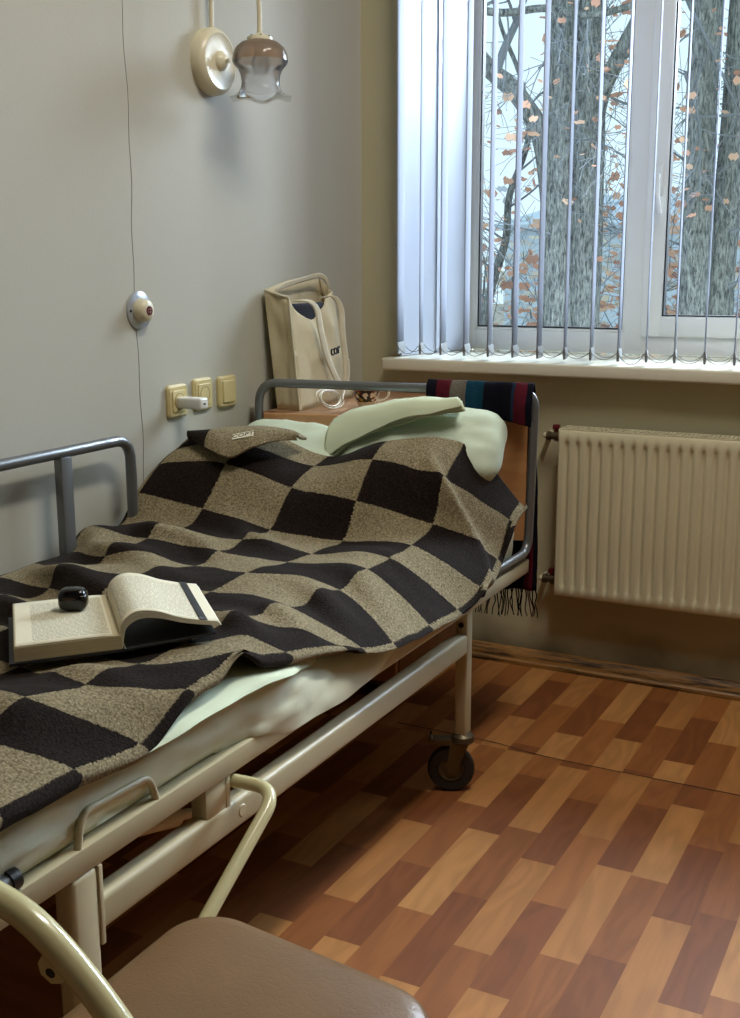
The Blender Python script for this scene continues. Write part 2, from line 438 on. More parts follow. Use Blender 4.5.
def page_mat(name, lines=True):
    m, nt, p = new_mat(name)
    p.inputs['Roughness'].default_value = .8
    base = srgb(222, 216, 190)
    if not lines:
        tc = N(nt, 'ShaderNodeTexCoord'); mp = N(nt, 'ShaderNodeMapping'); mp.inputs['Scale'].default_value = (3, 3, 900); L(nt, tc, 'Object', mp, 0)
        nz = N(nt, 'ShaderNodeTexNoise', i_Scale=1); L(nt, mp, 0, nz, 'Vector')
        r = N(nt, 'ShaderNodeValToRGB'); r.color_ramp.elements[0].color = srgb(176, 164, 130); r.color_ramp.elements[1].color = srgb(214, 204, 170)
        L(nt, nz, 'Fac', r, 0); L(nt, r, 0, p, 'Base Color')
        return m
    uv = N(nt, 'ShaderNodeUVMap', uv_map='UVMap'); sx = N(nt, 'ShaderNodeSeparateXYZ'); L(nt, uv, 0, sx, 0)
    # u across the page, v down the page: printed block .12-.86 x .08-.92, words broken by noise
    def rng(o, a, b):
        g = N(nt, 'ShaderNodeMath', operation='GREATER_THAN'); g.inputs[1].default_value = a; L(nt, sx, o, g, 0)
        l = N(nt, 'ShaderNodeMath', operation='LESS_THAN'); l.inputs[1].default_value = b; L(nt, sx, o, l, 0)
        q = N(nt, 'ShaderNodeMath', operation='MULTIPLY'); L(nt, g, 0, q, 0); L(nt, l, 0, q, 1)
        return q
    ru, rv = rng('X', .17, .90), rng('Y', .07, .93)
    w = N(nt, 'ShaderNodeMath', operation='MULTIPLY'); w.inputs[1].default_value = 34; L(nt, sx, 'Y', w, 0)
    fr = N(nt, 'ShaderNodeMath', operation='FRACT'); L(nt, w, 0, fr, 0)
    ln = N(nt, 'ShaderNodeMath', operation='LESS_THAN'); ln.inputs[1].default_value = .5; L(nt, fr, 0, ln, 0)
    fl = N(nt, 'ShaderNodeMath', operation='FLOOR'); L(nt, w, 0, fl, 0)
    cb = N(nt, 'ShaderNodeCombineXYZ'); L(nt, fl, 0, cb, 1)
    u2 = N(nt, 'ShaderNodeMath', operation='MULTIPLY'); u2.inputs[1].default_value = 55; L(nt, sx, 'X', u2, 0); L(nt, u2, 0, cb, 0)
    nz = N(nt, 'ShaderNodeTexNoise', i_Scale=1.0, i_Detail=1); L(nt, cb, 0, nz, 'Vector')
    gt = N(nt, 'ShaderNodeMath', operation='GREATER_THAN'); gt.inputs[1].default_value = .43; L(nt, nz, 'Fac', gt, 0)
    a = N(nt, 'ShaderNodeMath', operation='MULTIPLY'); L(nt, ru, 0, a, 0); L(nt, rv, 0, a, 1)
    b = N(nt, 'ShaderNodeMath', operation='MULTIPLY'); L(nt, ln, 0, b, 0); L(nt, gt, 0, b, 1)
    c = N(nt, 'ShaderNodeMath', operation='MULTIPLY'); L(nt, a, 0, c, 0); L(nt, b, 0, c, 1)
    d = N(nt, 'ShaderNodeMath', operation='MULTIPLY'); d.inputs[1].default_value = .5; L(nt, c, 0, d, 0)
    mx = N(nt, 'ShaderNodeMix', data_type='RGBA'); mx.inputs[6].default_value = base; mx.inputs[7].default_value = srgb(70, 68, 64)
    L(nt, d, 0, mx, 0); L(nt, mx, 2, p, 'Base Color')
    return m
M_PAGE = page_mat('printed_page'); M_EDGE = page_mat('page_edges', False)
M_PAPER = simple('blank_paper', srgb(222, 216, 192), .8, noise_amt=.01)

def translucent_cloth(name, c, k):
    m, nt, p = new_mat(name)
    p.inputs['Base Color'].default_value = c; p.inputs['Roughness'].default_value = .8
    tl = N(nt, 'ShaderNodeBsdfTranslucent'); tl.inputs[0].default_value = c
    tc = N(nt, 'ShaderNodeTexCoord'); nz = N(nt, 'ShaderNodeTexNoise', i_Scale=180, i_Detail=2); L(nt, tc, 'Object', nz, 'Vector')
    b = N(nt, 'ShaderNodeBump', i_Strength=.15, i_Distance=.002); L(nt, nz, 'Fac', b, 'Height'); L(nt, b, 0, p, 'Normal')
    mx = N(nt, 'ShaderNodeMixShader', i_0=k); L(nt, p, 0, mx, 1); L(nt, tl, 0, mx, 2); L(nt, mx, 0, nt.nodes['Material Output'], 0)
    return m
M_BLIND = translucent_cloth('blind_fabric', srgb(180, 185, 198), .5)

def scarf_mat():
    m, nt, p = new_mat('striped_knit')
    uv = N(nt, 'ShaderNodeUVMap', uv_map='UVMap'); sx = N(nt, 'ShaderNodeSeparateXYZ'); L(nt, uv, 0, sx, 0)
    r = N(nt, 'ShaderNodeValToRGB'); r.color_ramp.interpolation = 'CONSTANT'
    stops = [(0, (14, 14, 24)), (.09, (74, 20, 30)), (.235, (92, 86, 76)), (.375, (15, 52, 70)), (.545, (12, 13, 22)), (.80, (24, 38, 56)), (.83, (76, 20, 32)), (.94, (13, 13, 22))]
    e = r.color_ramp.elements
    while len(e) > 1: e.remove(e[0])
    e[0].position = 0; e[0].color = srgb(*stops[0][1])
    for q, c in stops[1:]:
        k = e.new(q); k.color = srgb(*c)
    L(nt, sx, 'X', r, 0)
    tc = N(nt, 'ShaderNodeTexCoord'); nz = N(nt, 'ShaderNodeTexNoise', i_Scale=260, i_Detail=2); L(nt, tc, 'Object', nz, 'Vector')
    mr = N(nt, 'ShaderNodeMapRange'); mr.inputs[3].default_value = .5; mr.inputs[4].default_value = 1.5; L(nt, nz, 'Fac', mr, 0)
    vm = N(nt, 'ShaderNodeVectorMath', operation='SCALE'); L(nt, r, 0, vm, 0); L(nt, mr, 0, vm, 'Scale'); L(nt, vm, 0, p, 'Base Color')
    p.inputs['Roughness'].default_value = .95; p.inputs['Specular IOR Level'].default_value = .1
    b = N(nt, 'ShaderNodeBump', i_Strength=.5, i_Distance=.003); L(nt, nz, 'Fac', b, 'Height'); L(nt, b, 0, p, 'Normal')
    return m
M_SCARF = scarf_mat()

def bark_mat():
    m, nt, p = new_mat('grey_bark')
    tc = N(nt, 'ShaderNodeTexCoord'); mp = N(nt, 'ShaderNodeMapping'); mp.inputs['Scale'].default_value = (60, 60, 13); L(nt, tc, 'Object', mp, 0)
    nz = N(nt, 'ShaderNodeTexNoise', i_Scale=1, i_Detail=6, i_Roughness=.7, i_Distortion=.5); L(nt, mp, 0, nz, 'Vector')
    r = N(nt, 'ShaderNodeValToRGB'); e = r.color_ramp.elements
    e[0].position = .38; e[0].color = srgb(56, 60, 62); e[1].position = .64; e[1].color = srgb(156, 160, 158)
    L(nt, nz, 'Fac', r, 0); L(nt, r, 0, p, 'Base Color'); p.inputs['Roughness'].default_value = .9
    b = N(nt, 'ShaderNodeBump', i_Strength=.8, i_Distance=.02); L(nt, nz, 'Fac', b, 'Height'); L(nt, b, 0, p, 'Normal')
    return m
M_BARK = bark_mat()
M_TWIG = simple('twig_bark', srgb(112, 117, 124), .9)
def leaf_mat(name, cols):
    m, nt, p = new_mat(name)
    at = N(nt, 'ShaderNodeAttribute', attribute_name='leaf')
    sp = N(nt, 'ShaderNodeSeparateColor'); L(nt, at, 'Color', sp, 0)
    r = N(nt, 'ShaderNodeValToRGB'); e = r.color_ramp.elements
    e[0].color = srgb(*cols[0]); e[1].color = srgb(*cols[-1])
    for i, c in enumerate(cols[1:-1]): k = e.new((i+1)/(len(cols)-1)); k.color = srgb(*c)
    L(nt, sp, 0, r, 0)
    df = N(nt, 'ShaderNodeBsdfDiffuse'); tl = N(nt, 'ShaderNodeBsdfTranslucent'); mx = N(nt, 'ShaderNodeMixShader', i_0=.5)
    L(nt, r, 0, df, 0); L(nt, r, 0, tl, 0); L(nt, df, 0, mx, 1); L(nt, tl, 0, mx, 2); L(nt, mx, 0, nt.nodes['Material Output'], 0); nt.nodes.remove(p)
    return m
M_LEAF = leaf_mat('autumn_leaves', [(196, 150, 132), (228, 178, 152), (240, 206, 182), (214, 164, 140)])  # autumn colours, lightened for backlight and paled for haze
M_HEDGE = leaf_mat('haze_painted_shrub', [(196, 200, 206), (230, 214, 200), (236, 224, 204), (206, 214, 226)])  # haze of distance put into these pale, bluish leaf colours
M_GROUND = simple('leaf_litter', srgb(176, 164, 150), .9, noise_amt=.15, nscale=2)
M_FAR = simple('distant_haze_wall', srgb(208, 220, 234), .9)  # air haze mixed into the wall colour
M_FARR = simple('distant_haze_roof', srgb(196, 206, 220), .9)  # roof and windows, lightened towards the same painted haze

# ------------------------------------------------------------------ room shell
XW, YW, ZC = 3.9, 3.434, 3.2          # right wall, window wall, ceiling
YB = -2.2
WX0, WX1, WZ0, WZ1 = .145, 2.46, .955, 2.45   # window opening in the wall
def struct(name, bm, mat, parent=None, smooth=False):
    o = finish(name, bm, mat, parent, smooth=smooth)
    if not parent: o['kind'] = 'structure'
    return o

# floor: one vinyl sheet whose printed planks are faces with their own tone
LT = {-4: 2.272, -3: 2.79, -2: 2.300, -1: 2.725, 0: 2.225, 1: 2.765, 2: 2.273, 3: 2.636, 4: 2.124, 5: 2.878}      # where a light strip ends, near length
LU = {-4: 2.989, -3: 3.505, -2: 2.931, -1: 3.452, 0: 2.964, 1: 3.478, 2: 2.883, 3: 3.430, 4: 3.137, 5: 3.55}      # and beyond the joint
JOINT = 2.757
def plank_table():
    """printed strips per column as (y0, y1, tone 0 dark..1 light): light, middle, dark repeat along each column"""
    rnd = random.Random(11); T = {}
    for k in range(-14, 38):
        out = []
        for top, lo, hi in ((LT.get(k, 2.27+.5*(k % 2)+rnd.uniform(-.1, .1)), YB, JOINT), (LU.get(k, 2.94+.5*(k % 2)+rnd.uniform(-.08, .08)), JOINT, YW)):
            y = top+1.025*6; i = 0
            while y > lo:
                for ln, tn in ((.374, rnd.uniform(.86, 1.0)), (.322, rnd.uniform(.46, .74)), (.329, rnd.uniform(.02, .26))):
                    y0, y1 = y-ln, y
                    a_, b_ = max(y0, lo), min(y1, hi)
                    if b_ > a_: out.append((a_, b_, tn))
                    y = y0
        T[k] = out
    return T
def build_floor():
    bm = bmesh.new(); cl = bm.loops.layers.color.new('plank'); rnd = random.Random(5)
    PW, X0 = .0784, 1.0275
    T = plank_table()
    for k, lst in T.items():
        x0, x1 = X0+k*PW, X0+(k+1)*PW
        x0, x1 = max(x0, 0), min(x1, XW)
        if x1 <= x0: continue
        for (y0, y1, t) in lst:
            c = (t, rnd.random(), rnd.random(), 1)
            vs = [bm.verts.new(q) for q in ((x0, y0, 0), (x1, y0, 0), (x1, y1, 0), (x0, y1, 0))]
            f = bm.faces.new(vs)
            for lp in f.loops: lp[cl] = c
    r = bmesh.ops.create_cube(bm, size=1, matrix=Matrix.Translation((XW/2, (YW+YB)/2, -.053)) @ Matrix.Diagonal((XW, YW-YB, .1, 1)))
    me = bpy.data.meshes.new('floor'); bm.to_mesh(me); bm.free()
    o = bpy.data.objects.new('floor', me); col.objects.link(o); me.materials.append(M_FLOOR); o['kind'] = 'structure'
    return o
build_floor()
# the joint between two vinyl lengths, slightly lifted near the bed
seam = bmesh.new()
P = smooth_path([(.45, 2.79, .0012), (.72, 2.783, .0025), (.8, 2.772, .003), (.94, 2.757, .0014), (1.4, 2.756, .0012), (2.6, 2.75, .0012), (3.8, 2.75, .0012)], 6)
add_tube(seam, P, .0009, 6)
struct('trim_1', seam, simple('joint_gap', srgb(58, 34, 20), .7))

struct('ceiling', box((-.2, YB-.2, ZC), (XW+.2, YW+.5, ZC+.1)), M_CEIL)
struct('wall_left', box((-.15, YB-.1, 0), (0, YW+.42, ZC)), M_WALL)
struct('wall_right', box((XW, YB-.1, 0), (XW+.15, YW+.42, ZC)), M_WALLF)
struct('wall_front', box((0, YB-.15, 0), (XW, YB, ZC)), M_WALLF)
bm = bmesh.new(); YO = YW+.42
add_box(bm, (0, YW, 0), (XW, YO, WZ0)); add_box(bm, (0, YW, WZ1), (XW, YO, ZC))
# splayed jambs: opening narrows slightly towards the frame
def prism(bm, poly, z0, z1):
    a = [bm.verts.new((x, y, z0)) for x, y in poly]; b = [bm.verts.new((x, y, z1)) for x, y in poly]
    n = len(poly); bm.faces.new(a[::-1]); bm.faces.new(b)
    for i in range(n): bm.faces.new((a[i], a[(i+1) % n], b[(i+1) % n], b[i]))
prism(bm, [(0, YW), (WX0, YW), (.225, 3.80), (.225, YO), (0, YO)], WZ0, WZ1)
prism(bm, [(XW, YW), (WX1, YW), (2.38, 3.80), (2.38, YO), (XW, YO)], WZ0, WZ1)
struct('wall_back', bm, M_WALLB)
# panel joint running down the left wall
cr_b = bmesh.new()
pp = [(0.0, 2.262+.004*math.sin(z*9)+.0025*math.sin(z*31), z) for z in [2.84-i*.04 for i in range(54)]]
add_tube(cr_b, pp, .0009, 5)
struct('trim_2', cr_b, simple('panel_joint_line', srgb(116, 112, 102), .8))
# quarter-round skirting along the window wall
def baseboard(name, a, b, nrm, h=.052, d=.03):
    a, b, nrm = Vector(a), Vector(b), Vector(nrm)
    prof = [(0, 0), (d, 0), (d, .012), (d*.8, .018), (d*.72, .026), (d*.55, .036), (d*.3, .046), (0, h)]
    bm = bmesh.new(); A = [bm.verts.new(a+nrm*u+Vector((0, 0, v))) for u, v in prof]; B = [bm.verts.new(b+nrm*u+Vector((0, 0, v))) for u, v in prof]
    n = len(prof)
    for i in range(n): bm.faces.new((A[i], A[(i+1) % n], B[(i+1) % n], B[i]))
    bm.faces.new(A); bm.faces.new(B[::-1])
    return struct(name, bm, M_SKIRT)
baseboard('baseboard_back', (0.0, YW, 0), (XW, YW, 0), (0, -1, 0))
baseboard('baseboard_left', (0, YB, 0), (0, YW-.03, 0), (1, 0, 0))

# ------------------------------------------------------------------ window
win = empty('window_1', (1.3, 3.8, WZ0), kind='structure')
# painted reveal boards on the left jamb
bm = bmesh.new()
def jamb_board(bm, x0, y0, x1, y1, t, z0, z1):
    d = Vector((x1-x0, y1-y0, 0)).normalized(); n = Vector((d.y, -d.x, 0))
    q = [Vector((x0, y0, 0)), Vector((x1, y1, 0)), Vector((x1, y1, 0))+n*t, Vector((x0, y0, 0))+n*t]
    prism(bm, [(p.x, p.y) for p in q], z0, z1)
jamb_board(bm, .147, 3.438, .187, 3.6, .006, .986, WZ1)
jamb_board(bm, .187, 3.6, .205, 3.69, .010, .986, WZ1)
jamb_board(bm, .205, 3.69, .222, 3.772, .007, .986, WZ1)
add_box(bm, (.139, 3.425, .986), (.152, 3.444, WZ1), .003)
finish('window_reveal', bm, M_WHITE, win, smooth=False)
def ring(bm, x0, x1, z0, z1, w, y0, y1, bev=.006):
    add_box(bm, (x0, y0, z0), (x0+w, y1, z1), bev); add_box(bm, (x1-w, y0, z0), (x1, y1, z1), bev)
    add_box(bm, (x0+w*.6, y0+.0005, z0), (x1-w*.6, y1, z0+w), bev); add_box(bm, (x0+w*.6, y0+.0005, z1-w), (x1-w*.6, y1, z1), bev)
    return bm
bm = bmesh.new()
ring(bm, .226, 2.38, .986, WZ1, .022, 3.80, 3.85)
add_box(bm, (.80, 3.80, .99), (.838, 3.85, WZ1-.01), .006)
add_box(bm, (1.60, 3.80, .99), (1.64, 3.85, WZ1-.01), .006)
add_box(bm, (.2265, 3.799, .987), (2.379, 3.849, 1.055), .002)
add_box(bm, (.2265, 3.7985, 1.0), (.2515, 3.8485, 2.44), .002)
add_box(bm, (2.355, 3.7985, 1.0), (2.379, 3.8485, 2.44), .002)
add_box(bm, (.227, 3.798, 2.395), (2.378, 3.848, 2.448), .002)
add_box(bm, (.782, 3.7975, 1.0), (.842, 3.8475, 2.44), .002)
add_box(bm, (1.596, 3.7975, 1.0), (1.644, 3.8475, 2.44), .002)
finish('window_frame', bm, M_PVC, win, smooth=True, angle=30)
panes = [(.250, .785, 1.054, 2.40, .012), (.838, 1.60, 1.046, 2.40, .066), (1.64, 2.36, 1.054, 2.40, .02)]
for i, (x0, x1, z0, z1, w) in enumerate(panes):
    bm = ring(bmesh.new(), x0-.0 if i != 1 else x0, x1, z0-w*.0 if i != 1 else z0, z1, w, 3.786 if i == 1 else 3.797, 3.84)
    s = finish('sash', bm, M_PVC, win, angle=30)
    bm = ring(bmesh.new(), x0+w, x1-w, z0+w, z1-w, .005, 3.80 if i != 1 else 3.792, 3.825, .001)
    finish('rubber_seal', bm, M_SEAL, s, smooth=False)
    finish('window_pane', box((x0+w+.003, 3.818, z0+w+.003), (x1-w-.003, 3.822, z1-w-.003)), M_GLASS, s, smooth=False)
# handle on the middle sash
bm = bmesh.new(); add_box(bm, (.866, 3.778, 1.49), (.890, 3.787, 1.585), .006, 3)
add_box(bm, (.871, 3.752, 1.535), (.885, 3.78, 1.556), .004)
add_tube(bm, [(.878, 3.757, 1.55), (.880, 3.752, 1.50), (.892, 3.75, 1.43)], lambda t: .009-.003*t, 10)
finish('window_handle', bm, M_PVC, win)
bm = bmesh.new()
add_box(bm, (.112, 3.352, .945), (2.62, 3.425, .984), .007, 3)
add_box(bm, (.15, 3.415, .955), (2.45, 3.797, .984), .002)
finish('window_sill', bm, M_SILL, win, angle=30)

# ------------------------------------------------------------------ vertical blind
blind = empty('vertical_blind', (1.2, 3.40, 1.0), 'white vertical blind with open slats hanging in front of the window', 'blind')
finish('head_rail', box((.12, 3.375, 2.46), (2.5, 3.42, 2.50), .004), M_WHITE, blind)
sx = [.158, .232, .308, .388, .467, .549, .629, .711, .793, .876, .957, 1.040, 1.124, 1.207, 1.29, 1.372, 1.455, 1.537, 1.62, 1.70, 1.785, 1.867, 1.95, 2.03, 2.113, 2.195, 2.278, 2.36, 2.43]
TH = math.radians(10.5); SW = .085
rot = Vector((-math.sin(TH), math.cos(TH), 0)); perp = Vector((math.cos(TH), math.sin(TH), 0))
rb = random.Random(3)
for i, x in enumerate(sx):
    a = TH + rb.uniform(-.035, .035) + (.10 if i in (1,) else 0)
    d = Vector((-math.sin(a), math.cos(a), 0)); n = Vector((math.cos(a), math.sin(a), 0))
    c = Vector((x, 3.40, 0))
    bm = bmesh.new(); pts = []
    for z in (1.012, 1.2, 1.4, 1.6, 1.8, 2.0, 2.2, 2.462):
        row = []
        for k in range(9):
            u = (k/8-.5)*SW
            bow = .0035*(1-(2*u/SW)**2)
            row.append(c+d*u+n*bow+Vector((0, 0, z)))
        pts.append(row)
    s = grid_mesh('slat', pts, M_BLIND, blind, solid=.0008, offset=0)
    # bottom weight: a thin lens-shaped plate in a pocket
    bm = bmesh.new()
    prof = [(-.5, 0), (-.46, .010), (0, .013), (.46, .010), (.5, 0), (.46, -.002), (0, -.003), (-.46, -.002)]
    za, zb = .998, 1.034
    lo = [c+d*(u*SW*1.02)+n*(v*.5)+Vector((0, 0, za)) for u, v in prof]
    mid = [c+d*(u*SW*1.04)+n*(v*.75-.001)+Vector((0, 0, (za+zb)/2)) for u, v in prof]
    hi = [c+d*(u*SW*1.02)+n*(v*.3)+Vector((0, 0, zb)) for u, v in prof]
    R3 = [[bm.verts.new(p) for p in r_] for r_ in (lo, mid, hi)]
    for A, B in zip(R3, R3[1:]):
        for k in range(8): bm.faces.new((A[k], A[(k+1) % 8], B[(k+1) % 8], B[k]))
    bm.faces.new(R3[0][::-1]); bm.faces.new(R3[-1])
    finish('bottom_weight', bm, M_WEIGHT, s)
for i in range(len(sx)-1):
    for off in (-.040, .041):
        a = Vector((sx[i], 3.40, 1.024))+rot*off; b = Vector((sx[i+1], 3.40, 1.024))+rot*off
        sag = .020+.006*rb.random()
        if i == 9 and off < 0: sag = .034
        pts = [a.lerp(b, t/10)+Vector((0, 0, -sag*(1-(2*t/10-1)**2))) for t in range(11)]
        finish('chain', tube(pts, .0011, 5), M_WEIGHT, blind)

# ------------------------------------------------------------------ outdoors
ground = struct('floor_outside', box((-60, 4.3, -3.2), (60, 120, -3.0)), M_GROUND)
ground.name = 'ground'
def grow(bm, p, d, r, length, depth, rnd, leafpts, gnarl=.35):
    n = 6; P = [Vector(p)]; d = Vector(d).normalized()
    for i in range(n):
        d = (d+Vector((rnd.uniform(-1, 1), rnd.uniform(-.6, .6), rnd.uniform(-.8, 1)))*gnarl*.5).normalized()
        P.append(P[-1]+d*length/n)
    add_tube(bm, smooth_path(P, 3), lambda t: max(r*.8*(1-.65*t), .0022), 7 if r > .02 else 5, caps=False)
    if depth > 0:
        for i in range(2, n+1):
            for _ in range(0 if rnd.random() < .22 else (1 if rnd.random() < .85 else 2)):
                nd = (d+Vector((rnd.uniform(-1.2, 1.2), rnd.uniform(-.7, .7), rnd.uniform(-.9, 1.0)))).normalized()
                grow(bm, P[i], nd, r*.42*(1.1-.6*i/n)+.0015, length*rnd.uniform(.45, .75), depth-1, rnd, leafpts, gnarl)
    else:
        leafpts.append(P[-1]); leafpts.append(P[len(P)//2])
def leaves(name, pts, mat, parent, rnd, size=.05, n=3, spread=.08):
    bm = bmesh.new(); cl = bm.loops.layers.color.new('leaf')
    for p in pts:
        for _ in range(n):
            q = Vector(p)+Vector((rnd.gauss(0, spread), rnd.gauss(0, spread), rnd.gauss(0, spread)))
            s = size*rnd.uniform(.5, 1.2)
            R = Matrix.Rotation(rnd.uniform(0, 6.3), 3, 'Z') @ Matrix.Rotation(rnd.uniform(0, 6.3), 3, 'X')
            shape = [(-.5, 0, 0), (-.25, .32, .06), (0, .22, .05), (.2, .38, .03), (.5, .05, 0), (.25, -.33, .04), (0, -.2, .05), (-.3, -.3, .05)]
            vs = [bm.verts.new(q+R @ (Vector(v)*s)) for v in shape]
            f = bm.faces.new(vs); c = rnd.random()
            for lp in f.loops: lp[cl] = (c, c, c, 1)
    o = finish(name, bm, mat, parent, smooth=False); o['kind'] = 'stuff'
    return o
def trunk_tube(path, r0, r1, seg=20, wob=.06, sd=0):
    bm = bmesh.new(); P = smooth_path(path, 8)
    add_tube(bm, P, lambda t: r0+(r1-r0)*t, seg)
    for v in bm.verts:
        k = noise.noise(Vector((v.co.x*7+sd, v.co.y*7, v.co.z*1.1)))
        v.co += Vector((k, k*.7, 0))*wob*r0*2
    return bm
# the double-trunked tree behind the left sash
YT = 9.0
t1 = empty('bare_tree', (-1.1, YT, -3.0), 'bare grey double-trunked tree with forking limbs behind the left window sash', 'tree')
finish('trunk', trunk_tube([(-1.20, YT, -3.02), (-1.19, YT, -1), (-1.185, YT, .75), (-1.20, YT, 2), (-1.19, YT, 3.2), (-1.16, YT+.1, 6)], .155, .10), M_BARK, t1)
finish('trunk', trunk_tube([(-.97, YT+.08, -3.02), (-.98, YT+.08, -1), (-.985, YT+.08, .75), (-.985, YT+.08, 2), (-.985, YT+.08, 3.2), (-.9, YT+.2, 6)], .15, .10, sd=4), M_BARK, t1)
finish('limb', trunk_tube([(-1.24, YT+.02, 1.6), (-1.33, YT, 2.2), (-1.53, YT-.05, 2.56), (-1.84, YT-.1, 2.86), (-2.4, YT-.1, 3.6)], .085, .06, 12), M_BARK, t1)
finish('limb', trunk_tube([(-.95, YT+.05, 2.1), (-.87, YT, 2.55), (-.60, YT-.05, 3.04), (-.3, YT-.1, 3.7)], .075, .05, 12), M_BARK, t1)
finish('limb', trunk_tube([(-2.3, YT-.45, 3.1), (-1.86, YT-.4, 3.15), (-1.52, YT-.4, 3.10), (-1.2, YT-.4, 3.10), (-.86, YT-.4, 3.02), (-.45, YT-.4, 3.07), (.1, YT-.3, 3.1)], .032, .022, 9), M_BARK, t1)
rnd = random.Random(21); bm = bmesh.new(); lp1 = []
for (p, d, r, ln, dep) in [((-1.84, YT-.1, 2.86), (.2, 0, 1), .04, 1.1, 2), ((-1.7, YT-.1, 2.7), (.35, -.1, 1), .045, 1.2, 2), ((-1.86, YT-.4, 3.15), (-.4, .1, -.6), .016, .9, 2),
                            ((-.86, YT-.4, 3.02), (.1, -.3, -.8), .012, .8, 2), ((-1.15, YT-.5, 2.9), (.3, -.4, -.3), .010, .7, 2), ((-1.05, YT-.35, 2.2), (.6, -.4, -.2), .009, .7, 2),
                            ((-1.15, YT-.3, 1.5), (-.7, -.3, .3), .009, .7, 2), ((-.9, YT-.2, 1.3), (.8, -.2, .4), .011, .7, 2), ((-.95, YT-.2, .9), (.8, -.3, .6), .010, .6, 2),
                            ((-.8, YT, 2.5), (.6, 0, -.4), .014, .9, 2), ((-.7, YT, 2.8), (.7, 0, -.3), .012, .8, 2), ((-1.3, YT-.2, 1.1), (-.8, 0, .5), .011, .8, 2),
                            ((-1.0, YT-.4, 3.05), (-.3, -.2, -1), .01, .8, 2), ((-1.5, YT-.4, 3.1), (.15, -.2, -1), .01, .7, 2)]:
    grow(bm, p, d, r, ln, dep, rnd, lp1)
finish('twigs', bm, M_TWIG, t1)
leaves('foliage', [p for p in lp1 if rnd.random() < .22], M_LEAF, t1, rnd, .085, 1, .05)
# a young tree further left
t3 = empty('slender_tree', (-2.1, 10.5, -3), 'slender crooked bare tree left of the double trunk', 'tree')
finish('trunk', trunk_tube([(-2.6, 10.5, -3.02), (-2.5, 10.5, 0), (-2.35, 10.5, 1.0), (-2.2, 10.5, 1.5), (-2.17, 10.5, 1.9), (-2.0, 10.5, 2.4), (-2.08, 10.5, 2.9), (-2.35, 10.5, 3.6), (-2.7, 10.5, 5.2)], .055, .012, 9), M_BARK, t3)
bm = bmesh.new(); lp3 = []
for k in range(9):
    z = .6+k*.3
    grow(bm, (-2.4+.06*k, 10.5, z), (rnd.choice([-1, 1]), rnd.uniform(-.4, .4), .6), .014, .9, 2, rnd, lp3)
finish('twigs', bm, M_TWIG, t3)
leaves('foliage', [p for p in lp3 if rnd.random() < .4], M_LEAF, t3, rnd, .07, 1, .08)
# the thick double tree behind the right sash
t2 = empty('thick_tree', (0, 9.0, -3), 'thick grey rough-barked tree behind the right window sash', 'tree')
finish('trunk', trunk_tube([(-.16, 9, -3.02), (-.14, 9, -1), (-.11, 9, .9), (-.12, 9, 2), (-.13, 9, 3.2), (-.1, 9, 6)], .125, .11, sd=9), M_BARK, t2)
finish('trunk', trunk_tube([(.08, 9.12, -3.02), (.09, 9.12, -1), (.06, 9.12, .9), (.09, 9.12, 2), (.12, 9.12, 3.2), (.2, 9.12, 6)], .115, .10, sd=2), M_BARK, t2)
finish('limb', trunk_tube([(.05, 9.1, 1.5), (.25, 9.05, 2.0), (.6, 9, 2.6), (1.2, 9, 3.2)], .08, .05, 12), M_BARK, t2)
bm = bmesh.new(); lp2 = []
for (p, d, r, ln, dep) in [((-.26, 8.8, 3.2), (.3, -.2, -1), .022, 1.0, 2), ((-.2, 8.75, 2.6), (.5, -.2, -.8), .016, .9, 2), ((-.1, 8.8, 2.3), (.8, -.2, .1), .014, .9, 2), ((-.15, 8.8, 1.6), (.5, -.3, .7), .011, .8, 2),
                            ((.15, 8.9, 1.5), (.9, 0, .3), .02, .9, 2), ((.15, 8.9, 1.1), (.9, 0, .4), .015, .9, 2), ((-.2, 9, 1.4), (-.8, 0, .4), .012, .7, 2), ((-.2, 9, 2.0), (-.8, 0, .5), .012, .8, 2)]:
    grow(bm, p, d, r, ln, dep, rnd, lp2)
finish('twigs', bm, M_TWIG, t2)
leaves('foliage', [p for p in lp2 if rnd.random() < .3], M_LEAF, t2, rnd, .085, 1, .06)
# leafy shrubs below and behind
def shrub(name, x, y, z0, z1, w, nl, mat, label, sd, size=.11):
    r = random.Random(sd); e = empty(name, (x, y, -3), label, 'shrub')
    bm = bmesh.new(); lp = []
    for k in range(7):
        xx = x+r.uniform(-w*.4, w*.4)
        add_tube(bm, smooth_path([(xx, y, -3.02), (xx+r.uniform(-.2, .2), y, z0), (xx+r.uniform(-.5, .5), y+r.uniform(-.2, .2), z1)], 5), lambda t: .03-.022*t, 6)
        grow(bm, (xx, y, z0+(z1-z0)*r.uniform(0, .6)), (r.uniform(-1, 1), r.uniform(-.5, .5), .7), .014, (z1-z0)*.6, 2, r, lp)
    finish('stems', bm, M_TWIG, e)
    pts = [(x+r.uniform(-w/2, w/2), y+r.uniform(-.4, .4), z1-(z1-z0)*abs(r.gauss(0, .55))**1.0-.0) for _ in range(nl)]
    leaves('foliage', pts+lp, mat, e, r, size, 1, .12)
    return e
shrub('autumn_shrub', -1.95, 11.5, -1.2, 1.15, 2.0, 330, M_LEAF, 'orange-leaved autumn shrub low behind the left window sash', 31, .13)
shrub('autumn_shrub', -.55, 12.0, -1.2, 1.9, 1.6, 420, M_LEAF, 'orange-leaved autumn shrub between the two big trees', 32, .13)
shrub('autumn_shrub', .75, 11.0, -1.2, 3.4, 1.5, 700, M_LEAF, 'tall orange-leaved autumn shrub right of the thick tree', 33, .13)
shrub('hazed_shrub', -2.2, 16.0, -1.2, 1.45, 6.0, 1700, M_HEDGE, 'wide shrub far behind the trees, pale with painted haze', 34, .16)
